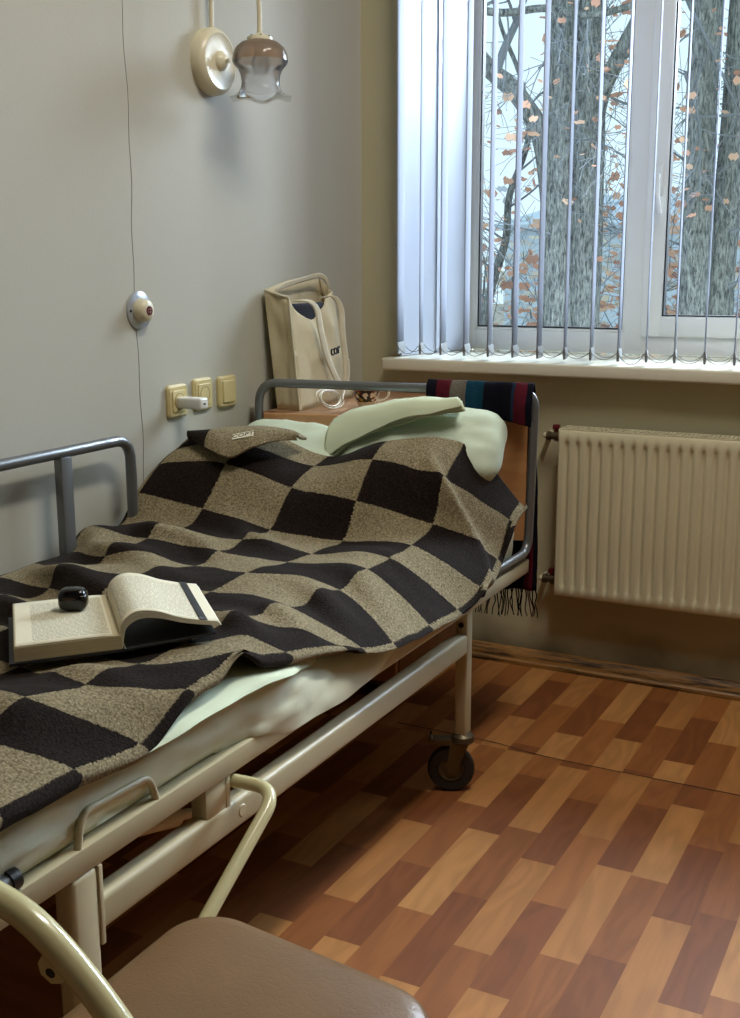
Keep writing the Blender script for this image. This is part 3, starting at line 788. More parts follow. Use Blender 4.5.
hb = empty('distant_building', (-9, 46, -3), 'pale distant building with a low roof beyond the trees', 'building')
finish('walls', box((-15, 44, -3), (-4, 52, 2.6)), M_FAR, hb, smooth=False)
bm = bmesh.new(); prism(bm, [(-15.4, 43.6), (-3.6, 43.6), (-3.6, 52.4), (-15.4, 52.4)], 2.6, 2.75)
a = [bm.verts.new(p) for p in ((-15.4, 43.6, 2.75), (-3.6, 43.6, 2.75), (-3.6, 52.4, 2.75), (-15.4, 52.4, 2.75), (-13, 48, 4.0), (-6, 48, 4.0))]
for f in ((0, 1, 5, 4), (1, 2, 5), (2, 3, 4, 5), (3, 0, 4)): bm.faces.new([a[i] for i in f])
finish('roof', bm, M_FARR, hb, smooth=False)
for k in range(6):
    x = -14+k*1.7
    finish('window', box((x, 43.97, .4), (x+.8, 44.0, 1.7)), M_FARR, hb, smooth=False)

# ------------------------------------------------------------------ hospital bed
bed = empty('hospital_bed', (.42, 1.85, 0), 'cream metal hospital bed on castors beside the left wall', 'bed')
XR, XL = .795, .035          # outer faces of the two side beams
Y0, Y1 = .78, 2.89
for x0, x1 in ((XR-.03, XR), (XL, XL+.03)):
    finish('side_beam', box((x0, Y0, .462), (x1, Y1, .500), .004), M_CREAM, bed, angle=30)
for y in (Y0, Y1-.03):
    finish('cross_beam', box((XL+.028, y, .462), (XR-.028, y+.03, .498), .004), M_CREAM, bed, angle=30)
finish('mattress_deck', box((XL+.03, Y0+.04, .478), (XR-.03, Y1-.04, .492)), M_CREAM, bed, smooth=False)
def beam_y(name, x0, x1, y0, y1, z0, z1):
    return finish(name, box((x0, y0, z0), (x1, y1, z1), .009, 4), M_CREAM, bed, angle=30)
beam_y('lower_beam', XR-.036, XR-.001, 1.125, 2.470, .358, .411)
beam_y('lower_beam', XL+.001, XL+.036, 1.125, 2.470, .358, .411)
ZL = .150
legs = [(XR-.031, 2.460, .030, .036, 'h'), (XL+.001, 2.460, .030, .036, 'h'), (XR-.036, 1.078, .0365, .056, 'f'), (XL-.0005, 1.078, .0365, .056, 'f')]
for (x, y, wx_, wy_, k) in legs:
    bm = box((x, y, ZL), (x+wx_, y+wy_, .464), .004 if k == 'h' else .010, 3)
    if k == 'f': add_box(bm, (x+wx_-.006, y+wy_-.002, .34), (x+wx_+.001, y+wy_+.006, .462), .001)
    lg = finish('leg', bm, M_CREAM, bed, angle=30)
    if k == 'h':
        sgn = -1
        M = axis_mat((x+wx_*.5, y-.0005, .432), (0, -1, 0))
        finish('bolt_cap', lathe([(0, .003), (.006, .003), (.0075, 0), (.0075, -.003)], M, 16), M_BLACKP, lg)
    else:
        M = axis_mat((x-.012 if x > .4 else x+wx_+.012, y+.03, .425), (-1 if x > .4 else 1, 0, 0))
        finish('bolt_cap', lathe([(0, .006), (.007, .006), (.008, 0), (.008, -.012)], M, 16), M_BLACKP, lg)
    # swivel castor
    cx, cy = x+wx_/2, y+wy_/2
    tr = Vector((-.92, -.39, 0)) if k == 'h' else Vector((.5, .87, 0))
    ax = Vector((-tr.y, tr.x, 0))*-1
    ct = empty('castor', (cx, cy, ZL)); attach(ct, bed)
    wc = Vector((cx, cy, .0585))+tr*.027
    WM = axis_mat(wc, ax)
    prof = [(0, -.008), (.032, -.008), (.034, -.011), (.054, -.012), (.0575, -.008), (.0585, 0), (.0575, .008), (.054, .012), (.034, .011), (.032, .008), (0, .008)]
    w = finish('wheel', lathe(prof, WM, 36), M_RUB, ct, angle=25)
    rim = finish('hub', lathe([(0, -.0125), (.008, -.0125), (.010, -.0095), (.024, -.009), (.029, -.0125), (.0315, -.0125), (.0315, .0125), (.029, .0125), (.024, .009), (.010, .0095), (.008, .0125), (0, .0125)], WM, 32), M_CAST, ct, angle=25)
    bm = lathe([(0, .014), (.018, .014), (.027, .006), (.0295, -.006), (.025, -.012), (0, -.012)], Matrix.Translation((cx, cy, ZL-.011)), 28)
    for s in (-1, 1):
        o_ = ax*s*.0155
        top = Vector((cx, cy, ZL-.022))
        pl = [top+tr*-.016, top+tr*.03, wc+tr*.010+Vector((0, 0, .01)), wc+tr*.006+Vector((0, 0, -.010)), wc+tr*-.008+Vector((0, 0, -.010)), wc+tr*-.022+Vector((0, 0, .018))]
        A = [bm.verts.new(p+o_+ax*.0015) for p in pl]; B = [bm.verts.new(p+o_-ax*.0015) for p in pl]
        bm.faces.new(A); bm.faces.new(B[::-1])
        for i in range(6): bm.faces.new((A[i], A[(i+1) % 6], B[(i+1) % 6], B[i]))
    finish('fork', bm, M_CAST, ct, angle=30)
    bm = bmesh.new()
    p0 = Vector((cx, cy, ZL-.020)); e1 = p0+tr*.078
    u = ax*.016
    q = [p0+tr*.012-u, e1-u, e1+u, p0+tr*.012+u]
    A = [bm.verts.new(v+Vector((0, 0, .006))) for v in q]; B = [bm.verts.new(v+Vector((0, 0, -.008))) for v in q]
    bm.faces.new(A); bm.faces.new(B[::-1])
    for i in range(4): bm.faces.new((A[i], A[(i+1) % 4], B[(i+1) % 4], B[i]))
    add_tube(bm, [e1-u, e1-u+Vector((0, 0, .016))], .003, 8); add_tube(bm, [e1+u, e1+u+Vector((0, 0, .016))], .003, 8)
    add_tube(bm, [e1-u+Vector((0, 0, .004)), e1+u+Vector((0, 0, .004))], .006, 8)
    finish('brake_pedal', bm, M_CAST, ct, angle=30)
# bracket posts between upper and lower frame
for x in (XR-.034, XL+.004):
    bm = box((x, 1.395, .405), (x+.03, 1.455, .466), .002)
    add_box(bm, (x+.024, 1.45, .40), (x+.031, 1.462, .466), .001)
    finish('frame_bracket', bm, M_CREAM, bed, angle=30)
finish('rivet_head', lathe([(0, .0015), (.0095, .0015), (.011, 0), (.011, -.002)], axis_mat((XR-.001, 1.492, .386), (1, 0, 0)), 20), M_CREAM, bed)
# crank under the deck
bm = tube([(.60, 1.40, .345), (.60, 1.50, .318), (.60, 1.56, .300)], .020, 16)
add_tube(bm, [(.60, 1.555, .302), (.60, 1.62, .280), (.60, 1.63, .262)], .010, 12)
finish('crank_handle', bm, M_CREAM, bed)
# guard arm folded down outside the frame
gp = round_path([(.74, 1.476, .443), (.880, 1.470, .452), (.884, 1.257, .337), (.886, 1.05, .215)], .05, 10)
finish('guard_arm', tube(gp, .0115, 16), M_CHAIRT, bed)
# mattress stops: low hoops welded on the beams
for x in (XR-.008, XL+.008):
    hp = round_path([(x, 1.103, .498), (x, 1.113, .548), (x, 1.262, .541), (x, 1.276, .498)], .022, 8)
    finish('mattress_stop', tube(hp, .006, 12), M_CREAM, bed)
# head and foot loops of grey tube
hl = round_path([(XR-.012, 2.612, .515), (XR-.004, 2.885, .520), (.800, 2.888, .950), (.040, 2.738, .957), (.034, 2.735, .52), (XL+.012, 2.60, .515)], [.05, .045, .06, .05], 12)
h = finish('head_loop', tube(hl, .0125, 16), M_GREY, bed)
for p, q in ((hl[0], hl[1]), (hl[-1], hl[-2])):
    d = (Vector(p)-Vector(q)).normalized()
    finish('end_cap', lathe([(0, .010), (.010, .010), (.0140, .006), (.0140, -.010), (0, -.010)], axis_mat(p, d), 20), M_BLACKP, h)
fl_ = round_path([(XR-.012, .985, .513), (XR-.012, .775, .518), (XR-.012, .77, .93), (XL+.012, .77, .93), (XL+.012, .775, .52), (XL+.012, 1.0, .515)], [.05, .06, .06, .05], 12)
h2 = finish('foot_loop', tube(fl_, .0125, 16), M_GREY, bed)
for p, q in ((fl_[0], fl_[1]), (fl_[-1], fl_[-2])):
    d = (Vector(p)-Vector(q)).normalized()
    finish('end_cap', lathe([(0, .010), (.010, .010), (.0150, .006), (.0150, -.010), (0, -.010)], axis_mat(p, d), 20), M_BLACKP, h2)
# headboard panel follows the loop
def slab(bm, a, b, z0, z1, t):
    a, b = Vector(a), Vector(b); d = (b-a).normalized(); n = Vector((-d.y, d.x, 0))*t/2
    prism(bm, [tuple((a-n).xy), tuple((b-n).xy), tuple((b+n).xy), tuple((a+n).xy)], z0, z1)
bm = bmesh.new(); slab(bm, (.052, 2.742, 0), (.783, 2.885, 0), .55, .872, .016)
bmesh.ops.bevel(bm, geom=bm.edges[:], offset=.002, segments=1, affect='EDGES')
finish('headboard_panel', bm, M_WOOD, bed, smooth=False)
bm = bmesh.new(); slab(bm, (.05, .77, 0), (.77, .77, 0), .55, .87, .016)
finish('footboard_panel', bm, M_WOOD, bed, smooth=False)
finish('foot_shelf', box((.0715, 1.092, .10), (.757, 1.11, .352), .002), M_WOODK, bed, smooth=False)
# wall-side grab rail
gr = round_path([(.050, 1.02, .52), (.050, 1.02, .876), (.050, 2.155, .876), (.050, 2.155, .52)], .055, 12)
g = finish('grab_rail', tube(gr, .0130, 16), M_GREY, bed)
for y in (1.5, 1.905):
    finish('rail_post', box((.040, y, .50), (.062, y+.036, .866), .003), M_GREY, g, angle=30)

# ------------------------------------------------------------------ mattress in its sheet
def build_mattress():
    ys = [.815+i*.0125 for i in range(int((2.80-.815)/.0125)+1)]
    rows = []
    for y in ys:
        head = max(0, (y-2.30)/.5); head = min(1, head); hs = head*head*(3-2*head)
        zt = .604+.068*hs
        zb = .5015
        hang = math.exp(-((y-1.82)/.27)**4)       # sheet pulled down over the beam here
        xr = .774+.026*hang
        zlow = zb-.036*hang-.008*hang*noise.noise(Vector((y*9, 0, 0)))
        tuck = 1/(1+math.exp(-(y-1.74)/.04))*max(0, min(1, (2.66-y)/.12))
        xt = xr-.075*tuck-.032*hang*tuck
        side = []
        # right side: from bottom lip, bulge, up to the top
        w = lambda a, f: noise.noise(Vector((a*3.1, y*f, 7)))
        side.append((.70, zb)); side.append((xr-.02-.004, zb+.002 if hang < .3 else zb+.002))
        side.append((xr+.002*hang, zlow if hang > .02 else zb+.003))
        for k in range(1, 9):
            t = k/9
            z = zlow*(1-t)+(zt-.012)*t if hang > .02 else (zb+.003)*(1-t)+(zt-.012)*t
            x = xr+(xt-xr)*t*t+.012*math.sin(PI*t)*(1-.3*hang)+.007*w(t*2.2+y*1.1, 8)+.004*w(t*5+y*5, 15)-.007*abs(noise.noise(Vector((y*11+t*1.7, t*1.3, 5))))
            x = min(x, .799) if hang < .3 else min(x, .822)
            if hang >= .3 and z < .503: x = max(x, .7995)
            side.append((x, z))
        side.append((xt-.012, zt-.004)); side.append((xt-.05, zt+.000))
        for k in range(1, 10):
            x = xt-.05-(xt-.05-.09)*k/10
            side.append((x, zt+.004*noise.noise(Vector((x*6, y*6, 3)))))
        side += [(.075, zt-.004), (.068, zt-.03), (.068, .53), (.075, zb)]
        rows.append([Vector((a, y, b)) for a, b in side])
    bm = bmesh.new()
    V = [[bm.verts.new(p) for p in r] for r in rows]; n = len(V[0])
    for i in range(len(V)-1):
        for j in range(n): bm.faces.new((V[i][j], V[i][(j+1) % n], V[i+1][(j+1) % n], V[i+1][j]))
    bm.faces.new(V[0]); bm.faces.new(V[-1][::-1])
    o = finish('mattress', bm, M_SHEET2, angle=80)
    return tag(o, 'mattress wrapped in a wrinkled ivory sheet on the bed frame', 'mattress')
build_mattress()
# the second, greener sheet under the blanket
hem = [(1.20, .590), (1.245, .594), (1.368, .598), (1.523, .594), (1.62, .586), (1.70, .572), (1.78, .560)]
nodes = []
for i, (y, z) in enumerate(hem):
    k = .004*(-1)**i
    dz = -.045*max(0, (y-1.52)/.26)-(.012 if y < 1.22 else 0)
    if y < 1.22: k -= .03
    if y > 1.69: k -= .07*(y-1.66)/.12
    nodes.append([(.60, y+.02, .6135+dz*.2), (.70, y+.01, .616+.002*k+dz*.5), (.775, y, .6135+dz*.8), (.801+k*.5, y, .600+dz*.6), (.810+k*.6, y, z-.004), ])
pts, par = patch(nodes, 10, 8)
for r in pts:
    for p in r:
        f = min(1, max(0, (p.x-.70)/.1))
        p.x += .004*f*noise.noise(Vector((p.y*14, p.z*30, 2))); p.z += .003*f*noise.noise(Vector((p.y*17, p.x*20, 5)))
tag(grid_mesh('flat_sheet', pts, M_SHEET, solid=.0025, offset=1), 'pale green flat sheet showing in a strip below the blanket edge', 'sheet')

# ------------------------------------------------------------------ pillows and folded linen
def cushion(name, size, M, mat, label, cat, sd, puff=1.0, group=None):
    bm = bmesh.new(); n = 26
    V = {}
    for s in (1, -1):
        for i in range(n+1):
            for j in range(n+1):
                u, v = 2*i/n-1, 2*j/n-1
                if s == -1 and (i in (0, n) or j in (0, n)):
                    V[s, i, j] = V[1, i, j]; continue
                e = (1-abs(u)**2.6)*(1-abs(v)**2.6)
                h = max(e, 0)**.36*puff
                if e < 0: h = 0
                pin = 1-.06*(1-abs(u))*0
                cr_k = 1-.13*(u*u*v*v)**1.5
                x = u*size[0]*cr_k; y = v*size[1]*cr_k
                z = s*size[2]*h+.010*noise.noise(Vector((u*2.5+sd, v*2.5, s)))+.007*abs(noise.noise(Vector((u*5+sd, v*3, s))))*h+.003*noise.noise(Vector((u*14+sd, v*9, s)))*h
                V[s, i, j] = bm.verts.new(M @ Vector((x, y, z)))
    for s in (1, -1):
        for i in range(n):
            for j in range(n):
                q = [V[s, i, j], V[s, i+1, j], V[s, i+1, j+1], V[s, i, j+1]]
                try: bm.faces.new(q if s == 1 else q[::-1])
                except ValueError: pass
    o = finish(name, bm, mat, angle=180)
    return tag(o, label, cat, group)
Mp = frame_mat((.548, 2.728, .815), (1, .14, .0), (0, .66, .75))
cushion('pillow', (.222, .112, .070), Mp, M_PILLOW, 'plump pale green pillow leaning on the headboard below the striped scarf', 'pillow', 3)
Mp = frame_mat((.20, 2.595, .765), (1, .10, -.08), (0, .85, .52))
cushion('pillow', (.155, .145, .055), Mp, M_PILLOW, 'flatter pale green pillow at the wall side of the headboard', 'pillow', 9)

# folded pillowcase lying over the plump pillow, two layers
fold = empty('folded_linen', (.5, 2.65, .9), 'folded pale green linen lying across the plump pillow', 'linen')
top = [(.300, 2.700, .874), (.362, 2.705, .904), (.452, 2.712, .928), (.552, 2.722, .940), (.648, 2.735, .945)]
bot = [tuple((1.811+(x-1.811)*k, y*k, 1.28+(z-1.28)*k)) for (x, y, z), k in zip([(.358, 2.545, .790), (.428, 2.548, .842), (.538, 2.557, .894), (.636, 2.565, .922), (.715, 2.60, .940)], (1.022, 1.027, 1.03, 1.034, 1.03))]
for layer in range(3):
    nodes = []
    for i in range(5):
        a, b = Vector(top[i]), Vector(bot[i]); row = []
        for k in range(5):
            t = k/4
            p = a.lerp(b, t*(1-.035*layer))
            p += Vector((0, -.014, .016))*math.sin(PI*min(t*1.0, 1))
            p += Vector((0, .003, -.0058))*layer + Vector((.004*layer, 0, 0))
            row.append(p)
        nodes.append(row)
    pts, par = patch(nodes, 8, 8)
    for r in pts:
        for p in r:
            w_ = noise.noise(p*11+Vector((layer*3, 0, 0)))
            p.z += .007*w_+.002*noise.noise(p*30); p.y += .006*noise.noise(p*9+Vector((4, 0, 0)))
    grid_mesh('cloth_layer', pts, M_SHEET, fold, solid=.004, offset=-1)

# ------------------------------------------------------------------ wool blanket
cols = {'w': .030, 'z': .04, 'a': .2, 'b': .37, 'c': .53, 'd': .69, 'e': .82}
B = {   # per column: rows 0..16 as (y, z)
 'z': [(2.416, .847), (2.342, .821), (2.275, .795), (2.190, .738), (2.115, .672), (2.000, .692), (1.930, .650), (1.820, .646), (1.720, .640), (1.60, .640), (1.48, .640), (1.36, .640), (1.24, .640), (1.12, .640), (1.0, .640), (.88, .640)],
 'a': [(2.500, .862), (2.405, .838), (2.332, .800), (2.232, .703), (2.142, .675), (2.016, .682), (1.880, .664), (1.745, .668), (1.700, .640), (1.59, .642), (1.47, .646), (1.35, .646), (1.23, .648), (1.11, .646), (.99, .645), (.87, .645)],
 'b': [(2.545, .800), (2.475, .785), (2.363, .751), (2.261, .667), (2.146, .665), (2.055, .660), (1.960, .650), (1.770, .678), (1.640, .655), (1.54, .648), (1.42, .650), (1.30, .655), (1.18, .660), (1.06, .655), (.95, .650), (.84, .650)],
 'c': [(2.560, .850), (2.481, .815), (2.396, .725), (2.325, .643), (2.183, .650), (2.076, .652), (1.920, .664), (1.790, .657), (1.690, .648), (1.53, .655), (1.405, .660), (1.285, .665), (1.16, .672), (1.05, .665), (.94, .655), (.83, .655)],
 'd': [(2.674, .838), (2.557, .762), (2.490, .659), (2.370, .637), (2.255, .634), (2.147, .632), (2.019, .626), (1.823, .641), (1.663, .665), (1.497, .698), (1.368, .678), (1.248, .670), (1.124, .695), (1.030, .672), (.92, .66), (.82, .66)],
 'e': [(2.790, .674), (2.715, .642), (2.630, .560), (2.456, .522), (2.325, .513), (2.171, .522), (1.994, .535), (1.880, .556), (1.820, .578), (1.640, .618), (1.490, .646), (1.350, .648), (1.230, .608), (1.091, .625), (.93, .64), (.82, .64)],
}
XE = {0: .800, 1: .800, 2: .803, 3: .828, 4: .826, 5: .826, 6: .826, 7: .815, 8: .802, 9: .792, 10: .790, 11: .794, 12: .798, 13: .800, 14: .82, 15: .82}
fhang = {0: (.010, .010, -.008), 1: (.006, -.010, -.018), 2: (.002, -.006, -.030), 3: (.001, 0, -.014), 4: (.001, 0, -.012), 5: (.001, 0, -.012), 6: (0, 0, -.012), 7: (0, 0, -.012), 8: (.002, 0, -.014), 9: (.010, 0, -.022), 10: (.010, 0, -.018), 11: (.008, 0, -.020), 12: (.006, 0, -.022), 13: (.006, 0, -.026), 14: (.006, 0, -.026), 15: (.006, 0, -.026)}
nodes = []
for r in range(16):
    z0 = B['z'][r]
    row = [(.030, z0[0], max(z0[1]-.055, .622)), (.042, z0[0], z0[1])]
    for c in 'abcd': row.append((cols[c], *B[c][r]))
    e = Vector((XE[r], *B['e'][r])); row.append(tuple(e)); row.append(tuple(e+Vector(fhang[r])))
    nodes.append(row)
NU = NV = 14
def bulge(p, s, q):
    # the big fold where the cloth turns down over the near corner of the pillow
    if q < 3.6: return
    sr = .95+(q-4)*1.45
    d = s-sr
    h = math.exp(-d/1.1)*min(1, d/.10+.0) if d > 0 else 0
    h *= min(1, (q-3.6)/.5)*(1 if s < 3 else max(0, 1-(s-3)/1.2))
    p += Vector((.018, -.048, .036))*h
def fold_dz(p):
    # rumples running across the bed where the cloth was pushed together
    x, y = p.x, p.y
    w = max(0, min(1, (x-.06)/.12))*max(0, min(1, (.80-x)/.10))*max(0, min(1, (y-1.05)/.2))*max(0, min(1, (2.30-y)/.12))
    k = noise.noise(Vector((x*3.1, y*4.0, 11)))
    ph = (y+.28*(x-.4)+.045*noise.noise(Vector((x*5, y*3, 2))))*2*PI/.165
    r_ = (.5+.5*math.sin(ph))**1.7
    p.z += w*(.030*r_*(.55+.9*k)-.004) + w*.010*noise.noise(Vector((x*7+y*4, y*9-x*3, 6)))
    p.y -= w*.018*r_*(.5+k)
    # pressed flat under the book
    dx, dy = p.x-BO.x, p.y-BO.y
    v = dx*BV.x+dy*BV.y; u = dx*BU.x+dy*BU.y
    m = max(0, min(1, 1-max(-u, u-.345, -v-.0, v-.26)/.06))
    m = m*m*(3-2*m)
    p.z = p.z*(1-m)+.664*m
BO = Vector((.546, 1.250)); BU = Vector((.647, .762)); BV = Vector((-.703, .711))
pts, par = patch(nodes, NU, NV)
qmap = [-.42, 0, 1, 2, 3, 4, 5, 5.25]
uv = []
for i, (r, pl) in enumerate(zip(pts, par)):
    u = []
    for j, p in enumerate(r):
        s, q = pl[j]; k = min(int(q), 6); t = q-k
        u.append((qmap[k]*(1-t)+qmap[k+1]*t, s))
        bulge(p, s, u[-1][0])
        if j not in (0,):
            fold_dz(p)
            p.z += .0035*noise.noise(Vector((p.x*9, p.y*13, 4)))+.0015*noise.noise(Vector((p.x*24, p.y*24, 9)))
    uv.append(u)
blk = grid_mesh('wool_blanket', pts, M_BLANKET, uv=uv, solid=.006, offset=1)
tag(blk, 'brown and beige checked wool blanket spread over the bed', 'blanket')
# turned-back corner with its sewn label
low = [(.085, 2.350, .850), (.165, 2.318, .832), (.228, 2.312, .818), (.268, 2.342, .840), (.300, 2.400, .852), (.325, 2.462, .850)]
rid = [(.060, 2.372, .854), (.140, 2.410, .870), (.210, 2.432, .876), (.250, 2.446, .876), (.295, 2.466, .868), (.328, 2.475, .850)]
nodes = []
for a, b in zip(rid, low):
    a, b = Vector(a), Vector(b)
    nodes.append([a+Vector((0, .03, -.006)), a, a.lerp(b, .33)+Vector((0, -.006, .012)), a.lerp(b, .66)+Vector((0, -.008, .010)), b])
pts, par = patch(nodes, 8, 6)
uv = [[(1.18+.13*a if a > .75 else .75+.2*a, .42+.1*b) for (a, b) in pl] for pl in par]
cb = grid_mesh('turned_corner', pts, M_BLANKET, blk, uv=uv, solid=.006, offset=1)
tag(cb, 'beige turned-back corner with a small sewn label')
i_, j_ = 18, 15
ex = (pts[i_+3][j_]-pts[i_-3][j_]).normalized(); ey = (pts[i_][j_-3]-pts[i_][j_+3]).normalized()
nl_ = ex.cross(ey).normalized()
lab_c = pts[i_][j_]+(nl_ if nl_.z > 0 else -nl_)*.0072
Ml = frame_mat(lab_c, ex, ey)
lb = bmesh.new(); add_box(lb, (-.027, -.0125, 0), (.027, .0125, .0012), .0004, 1); bmesh.ops.transform(lb, matrix=Ml, verts=lb.verts[:])
lbo = finish('cloth_label', lb, M_PAPER, blk, smooth=False)
tag(lbo, 'white sewn label with dark letters')

# ------------------------------------------------------------------ open book and earbud case
book = empty('open_book', (.52, 1.50, .69), 'open thick book lying on the blanket, its right half arching up', 'book')
# book frame: u across (left page outer edge -> right), v along the spine away from the camera
O = Vector((.546, 1.250, .682)); U = Vector((.107, .126, 0)); Vv = Vector((-.180, .182, 0)); U2 = Vector((.085, .150, 0)).normalized()
Un, Vn = U.normalized(), Vv.normalized()
UW, VH = .166, .243
def bk(u, v, z): return O+Un*min(u, UW)+U2*max(0, u-UW)+Vn*v+Vector((0, 0, z))
def quad_slab(name, u0, u1, v0, v1, z0, z1, mat, parent, bev=0):
    bm = bmesh.new()
    vs = [bm.verts.new(bk(u, v, z)) for z in (z0, z1) for u, v in ((u0, v0), (u1, v0), (u1, v1), (u0, v1))]
    for f in ((0, 3, 2, 1), (4, 5, 6, 7), (0, 1, 5, 4), (1, 2, 6, 5), (2, 3, 7, 6), (3, 0, 4, 7)): bm.faces.new([vs[i] for i in f])
    if bev: bmesh.ops.bevel(bm, geom=bm.edges[:], offset=bev, segments=1, affect='EDGES')
    return finish(name, bm, mat, parent, smooth=False)
quad_slab('back_cover', -.008, UW+.02, -.005, VH+.005, -.004, 0, M_COVER, book)
quad_slab('front_cover', UW+.004, UW*2-.004, .000, VH+.004, -.004, -.001, M_COVER, book)
PT = .024
quad_slab('page_block', 0, UW, 0, VH, 0, PT, M_EDGE, book, .001)
# printed top leaf of the left half
def sheet(name, prof, mat, parent, uvf=True, solid=.0006, v0=.0005, v1=None):
    v1 = v1 or VH-.0005
    P = smooth_path([(u, 0, z) for u, z in prof], 8)
    L_ = [0]
    for a, b in zip(P, P[1:]): L_.append(L_[-1]+(b-a).length)
    rows = []; uvs = []
    for p, l in zip(P, L_):
        rows.append([bk(p.x, v0+(v1-v0)*k/12, p.z) for k in range(13)]); uvs.append([(l/L_[-1], 1-k/12) for k in range(13)])
    return grid_mesh(name, rows, mat, parent, uv=uvs, solid=solid, offset=1)
sheet('printed_leaf', [(.001, PT+.0006), (.05, PT+.0008), (.11, PT+.001), (.14, PT+.0004), (.163, PT-.002)], M_PAGE, book)
# right half: a stack of leaves arching over and down
arch = [(.166, .006), (.164, .026), (.170, .046), (.192, .057), (.224, .052), (.262, .036), (.300, .024), (.334, .016)]
for k in range(5):
    f = 1-k*.035
    pr = [(u+(0 if i < 1 else .0012*k), .004+(z-.004)*f-.0012*k) for i, (u, z) in enumerate(arch)]
    sheet('leaf_stack' if k else 'arching_leaf', pr, M_PAGE if k == 0 else M_PAPER, book, solid=.0011)
sheet('cover_flap', [(.300, .0262), (.308, .0243), (.314, .0228)], M_COVER, book, solid=.0006)
sheet('spine_gutter', [(.160, PT-.001), (.166, .012), (.168, .002), (.172, -.003)], M_PAPER, book, solid=.001)

case = empty('earbud_case', tuple(bk(.100, .165, PT)), 'glossy black earbud case standing on the left page of the open book', 'earbud case')
def pebble(bm, c, sx, sy, sz, e, M, zmin=-1, zmax=1, seg=40, rings=20):
    V = []
    f = lambda w, p: math.copysign(abs(w)**p, w)
    for i in range(rings+1):
        ph = -PI/2+PI*i/rings; row = []
        for j in range(seg):
            a = 2*PI*j/seg
            x = f(math.cos(ph), e)*f(math.cos(a), e)*sx; y = f(math.cos(ph), e)*f(math.sin(a), e)*sy; z = f(math.sin(ph), e)*sz
            z = min(max(z, zmin*sz), zmax*sz)
            row.append(bm.verts.new(M @ Vector((x, y, z))))
        V.append(row)
    for i in range(rings):
        for j in range(seg): bm.faces.new((V[i][j], V[i][(j+1) % seg], V[i+1][(j+1) % seg], V[i+1][j]))
    bmesh.ops.remove_doubles(bm, verts=bm.verts[:], dist=1e-6)
cc = bk(.100, .165, PT+.0016+.0190)
Mc = Matrix.Translation(cc) @ Matrix.Rotation(math.radians(28), 4, 'Z')
bm = bmesh.new(); pebble(bm, cc, .0245, .0190, .0200, .62, Mc, zmin=-.96, zmax=.36)
finish('case_body', bm, M_CASE, case, angle=50)
bm = bmesh.new(); pebble(bm, cc, .0245, .0190, .0200, .62, Mc, zmin=.39, zmax=1)
finish('case_lid', bm, M_CASE, case, angle=50)

# ------------------------------------------------------------------ scarf over the head loop
scarf = empty('striped_scarf', (.66, 2.86, .96), 'striped navy, red, grey and teal scarf hung over the head rail', 'scarf')
dr = Vector((.76, .15, 0)).normalized(); nr = Vector((-dr.y, dr.x, 0))
SA = Vector((.040, 2.738, 0))
def on_bar(s): return SA+dr*s           # s metres along the bar from its wall end
s0, s1 = .487, .772
nodes = []; n = 12
for i in range(n+1):
    t = i/n; s = s0+(s1-s0)*t
    zb = .9705-.004*t
    wob = .004*math.sin(t*19)+.003*math.sin(t*41)
    fr = -.024-.005*math.sin(t*7)-.014*t*t+wob*1.6
    zf = .930-.066*t**.8
    p = on_bar(s)
    back = on_bar(s0+.10+(s1-s0-.085)*t)
    row = [p+nr*(fr-.002)+Vector((0, 0, zf)), p+nr*fr+Vector((0, 0, .5*(zf+zb)+.006)), p+nr*(-.014+wob)+Vector((0, 0, zb-.002)), p+nr*(.004)+Vector((0, 0, zb+.004)), p+nr*(.022+wob)+Vector((0, 0, zb-.012)),
           p.lerp(back, .3)+nr*(.028+wob)+Vector((0, 0, .85)), p.lerp(back, .7)+nr*(.030-wob)+Vector((0, 0, .68)), back+nr*(.030+wob*2)+Vector((0, 0, .52)), back+nr*(.030+wob*2)+Vector((0, 0, .405))]
    nodes.append(row)
pts, par = patch(nodes, 5, 6)
uv = [[(a/n, b/8) for a, b in pl] for pl in par]
for r in pts:
    for p in r: p.x += .0015*noise.noise(p*40); p.y += .002*noise.noise(p*35)
grid_mesh('scarf_cloth', pts, M_SCARF, scarf, uv=uv, solid=.006, offset=0)
bm = bmesh.new(); rf = random.Random(8)
for k in range(30):
    t = (k+.5)/30; b_ = on_bar(s0+.10+(s1-s0-.085)*t)+nr*.030+Vector((0, 0, .408))
    P = [b_]
    for q in range(4): P.append(P[-1]+Vector((rf.uniform(-.006, .006), rf.uniform(-.006, .006), -.020)))
    add_tube(bm, smooth_path(P, 3), lambda t: .0022-.0008*t, 5)
fo = finish('fringe', bm, M_SCARF, scarf)
tag(fo, 'dark knotted fringe', kind='stuff')
me = fo.data; ul = me.uv_layers.new(name='UVMap')
for lp in me.loops:
    ul.data[lp.index].uv = (min(.98, max(.02, (me.vertices[lp.vertex_index].co.x-.60)/.21)), .5)

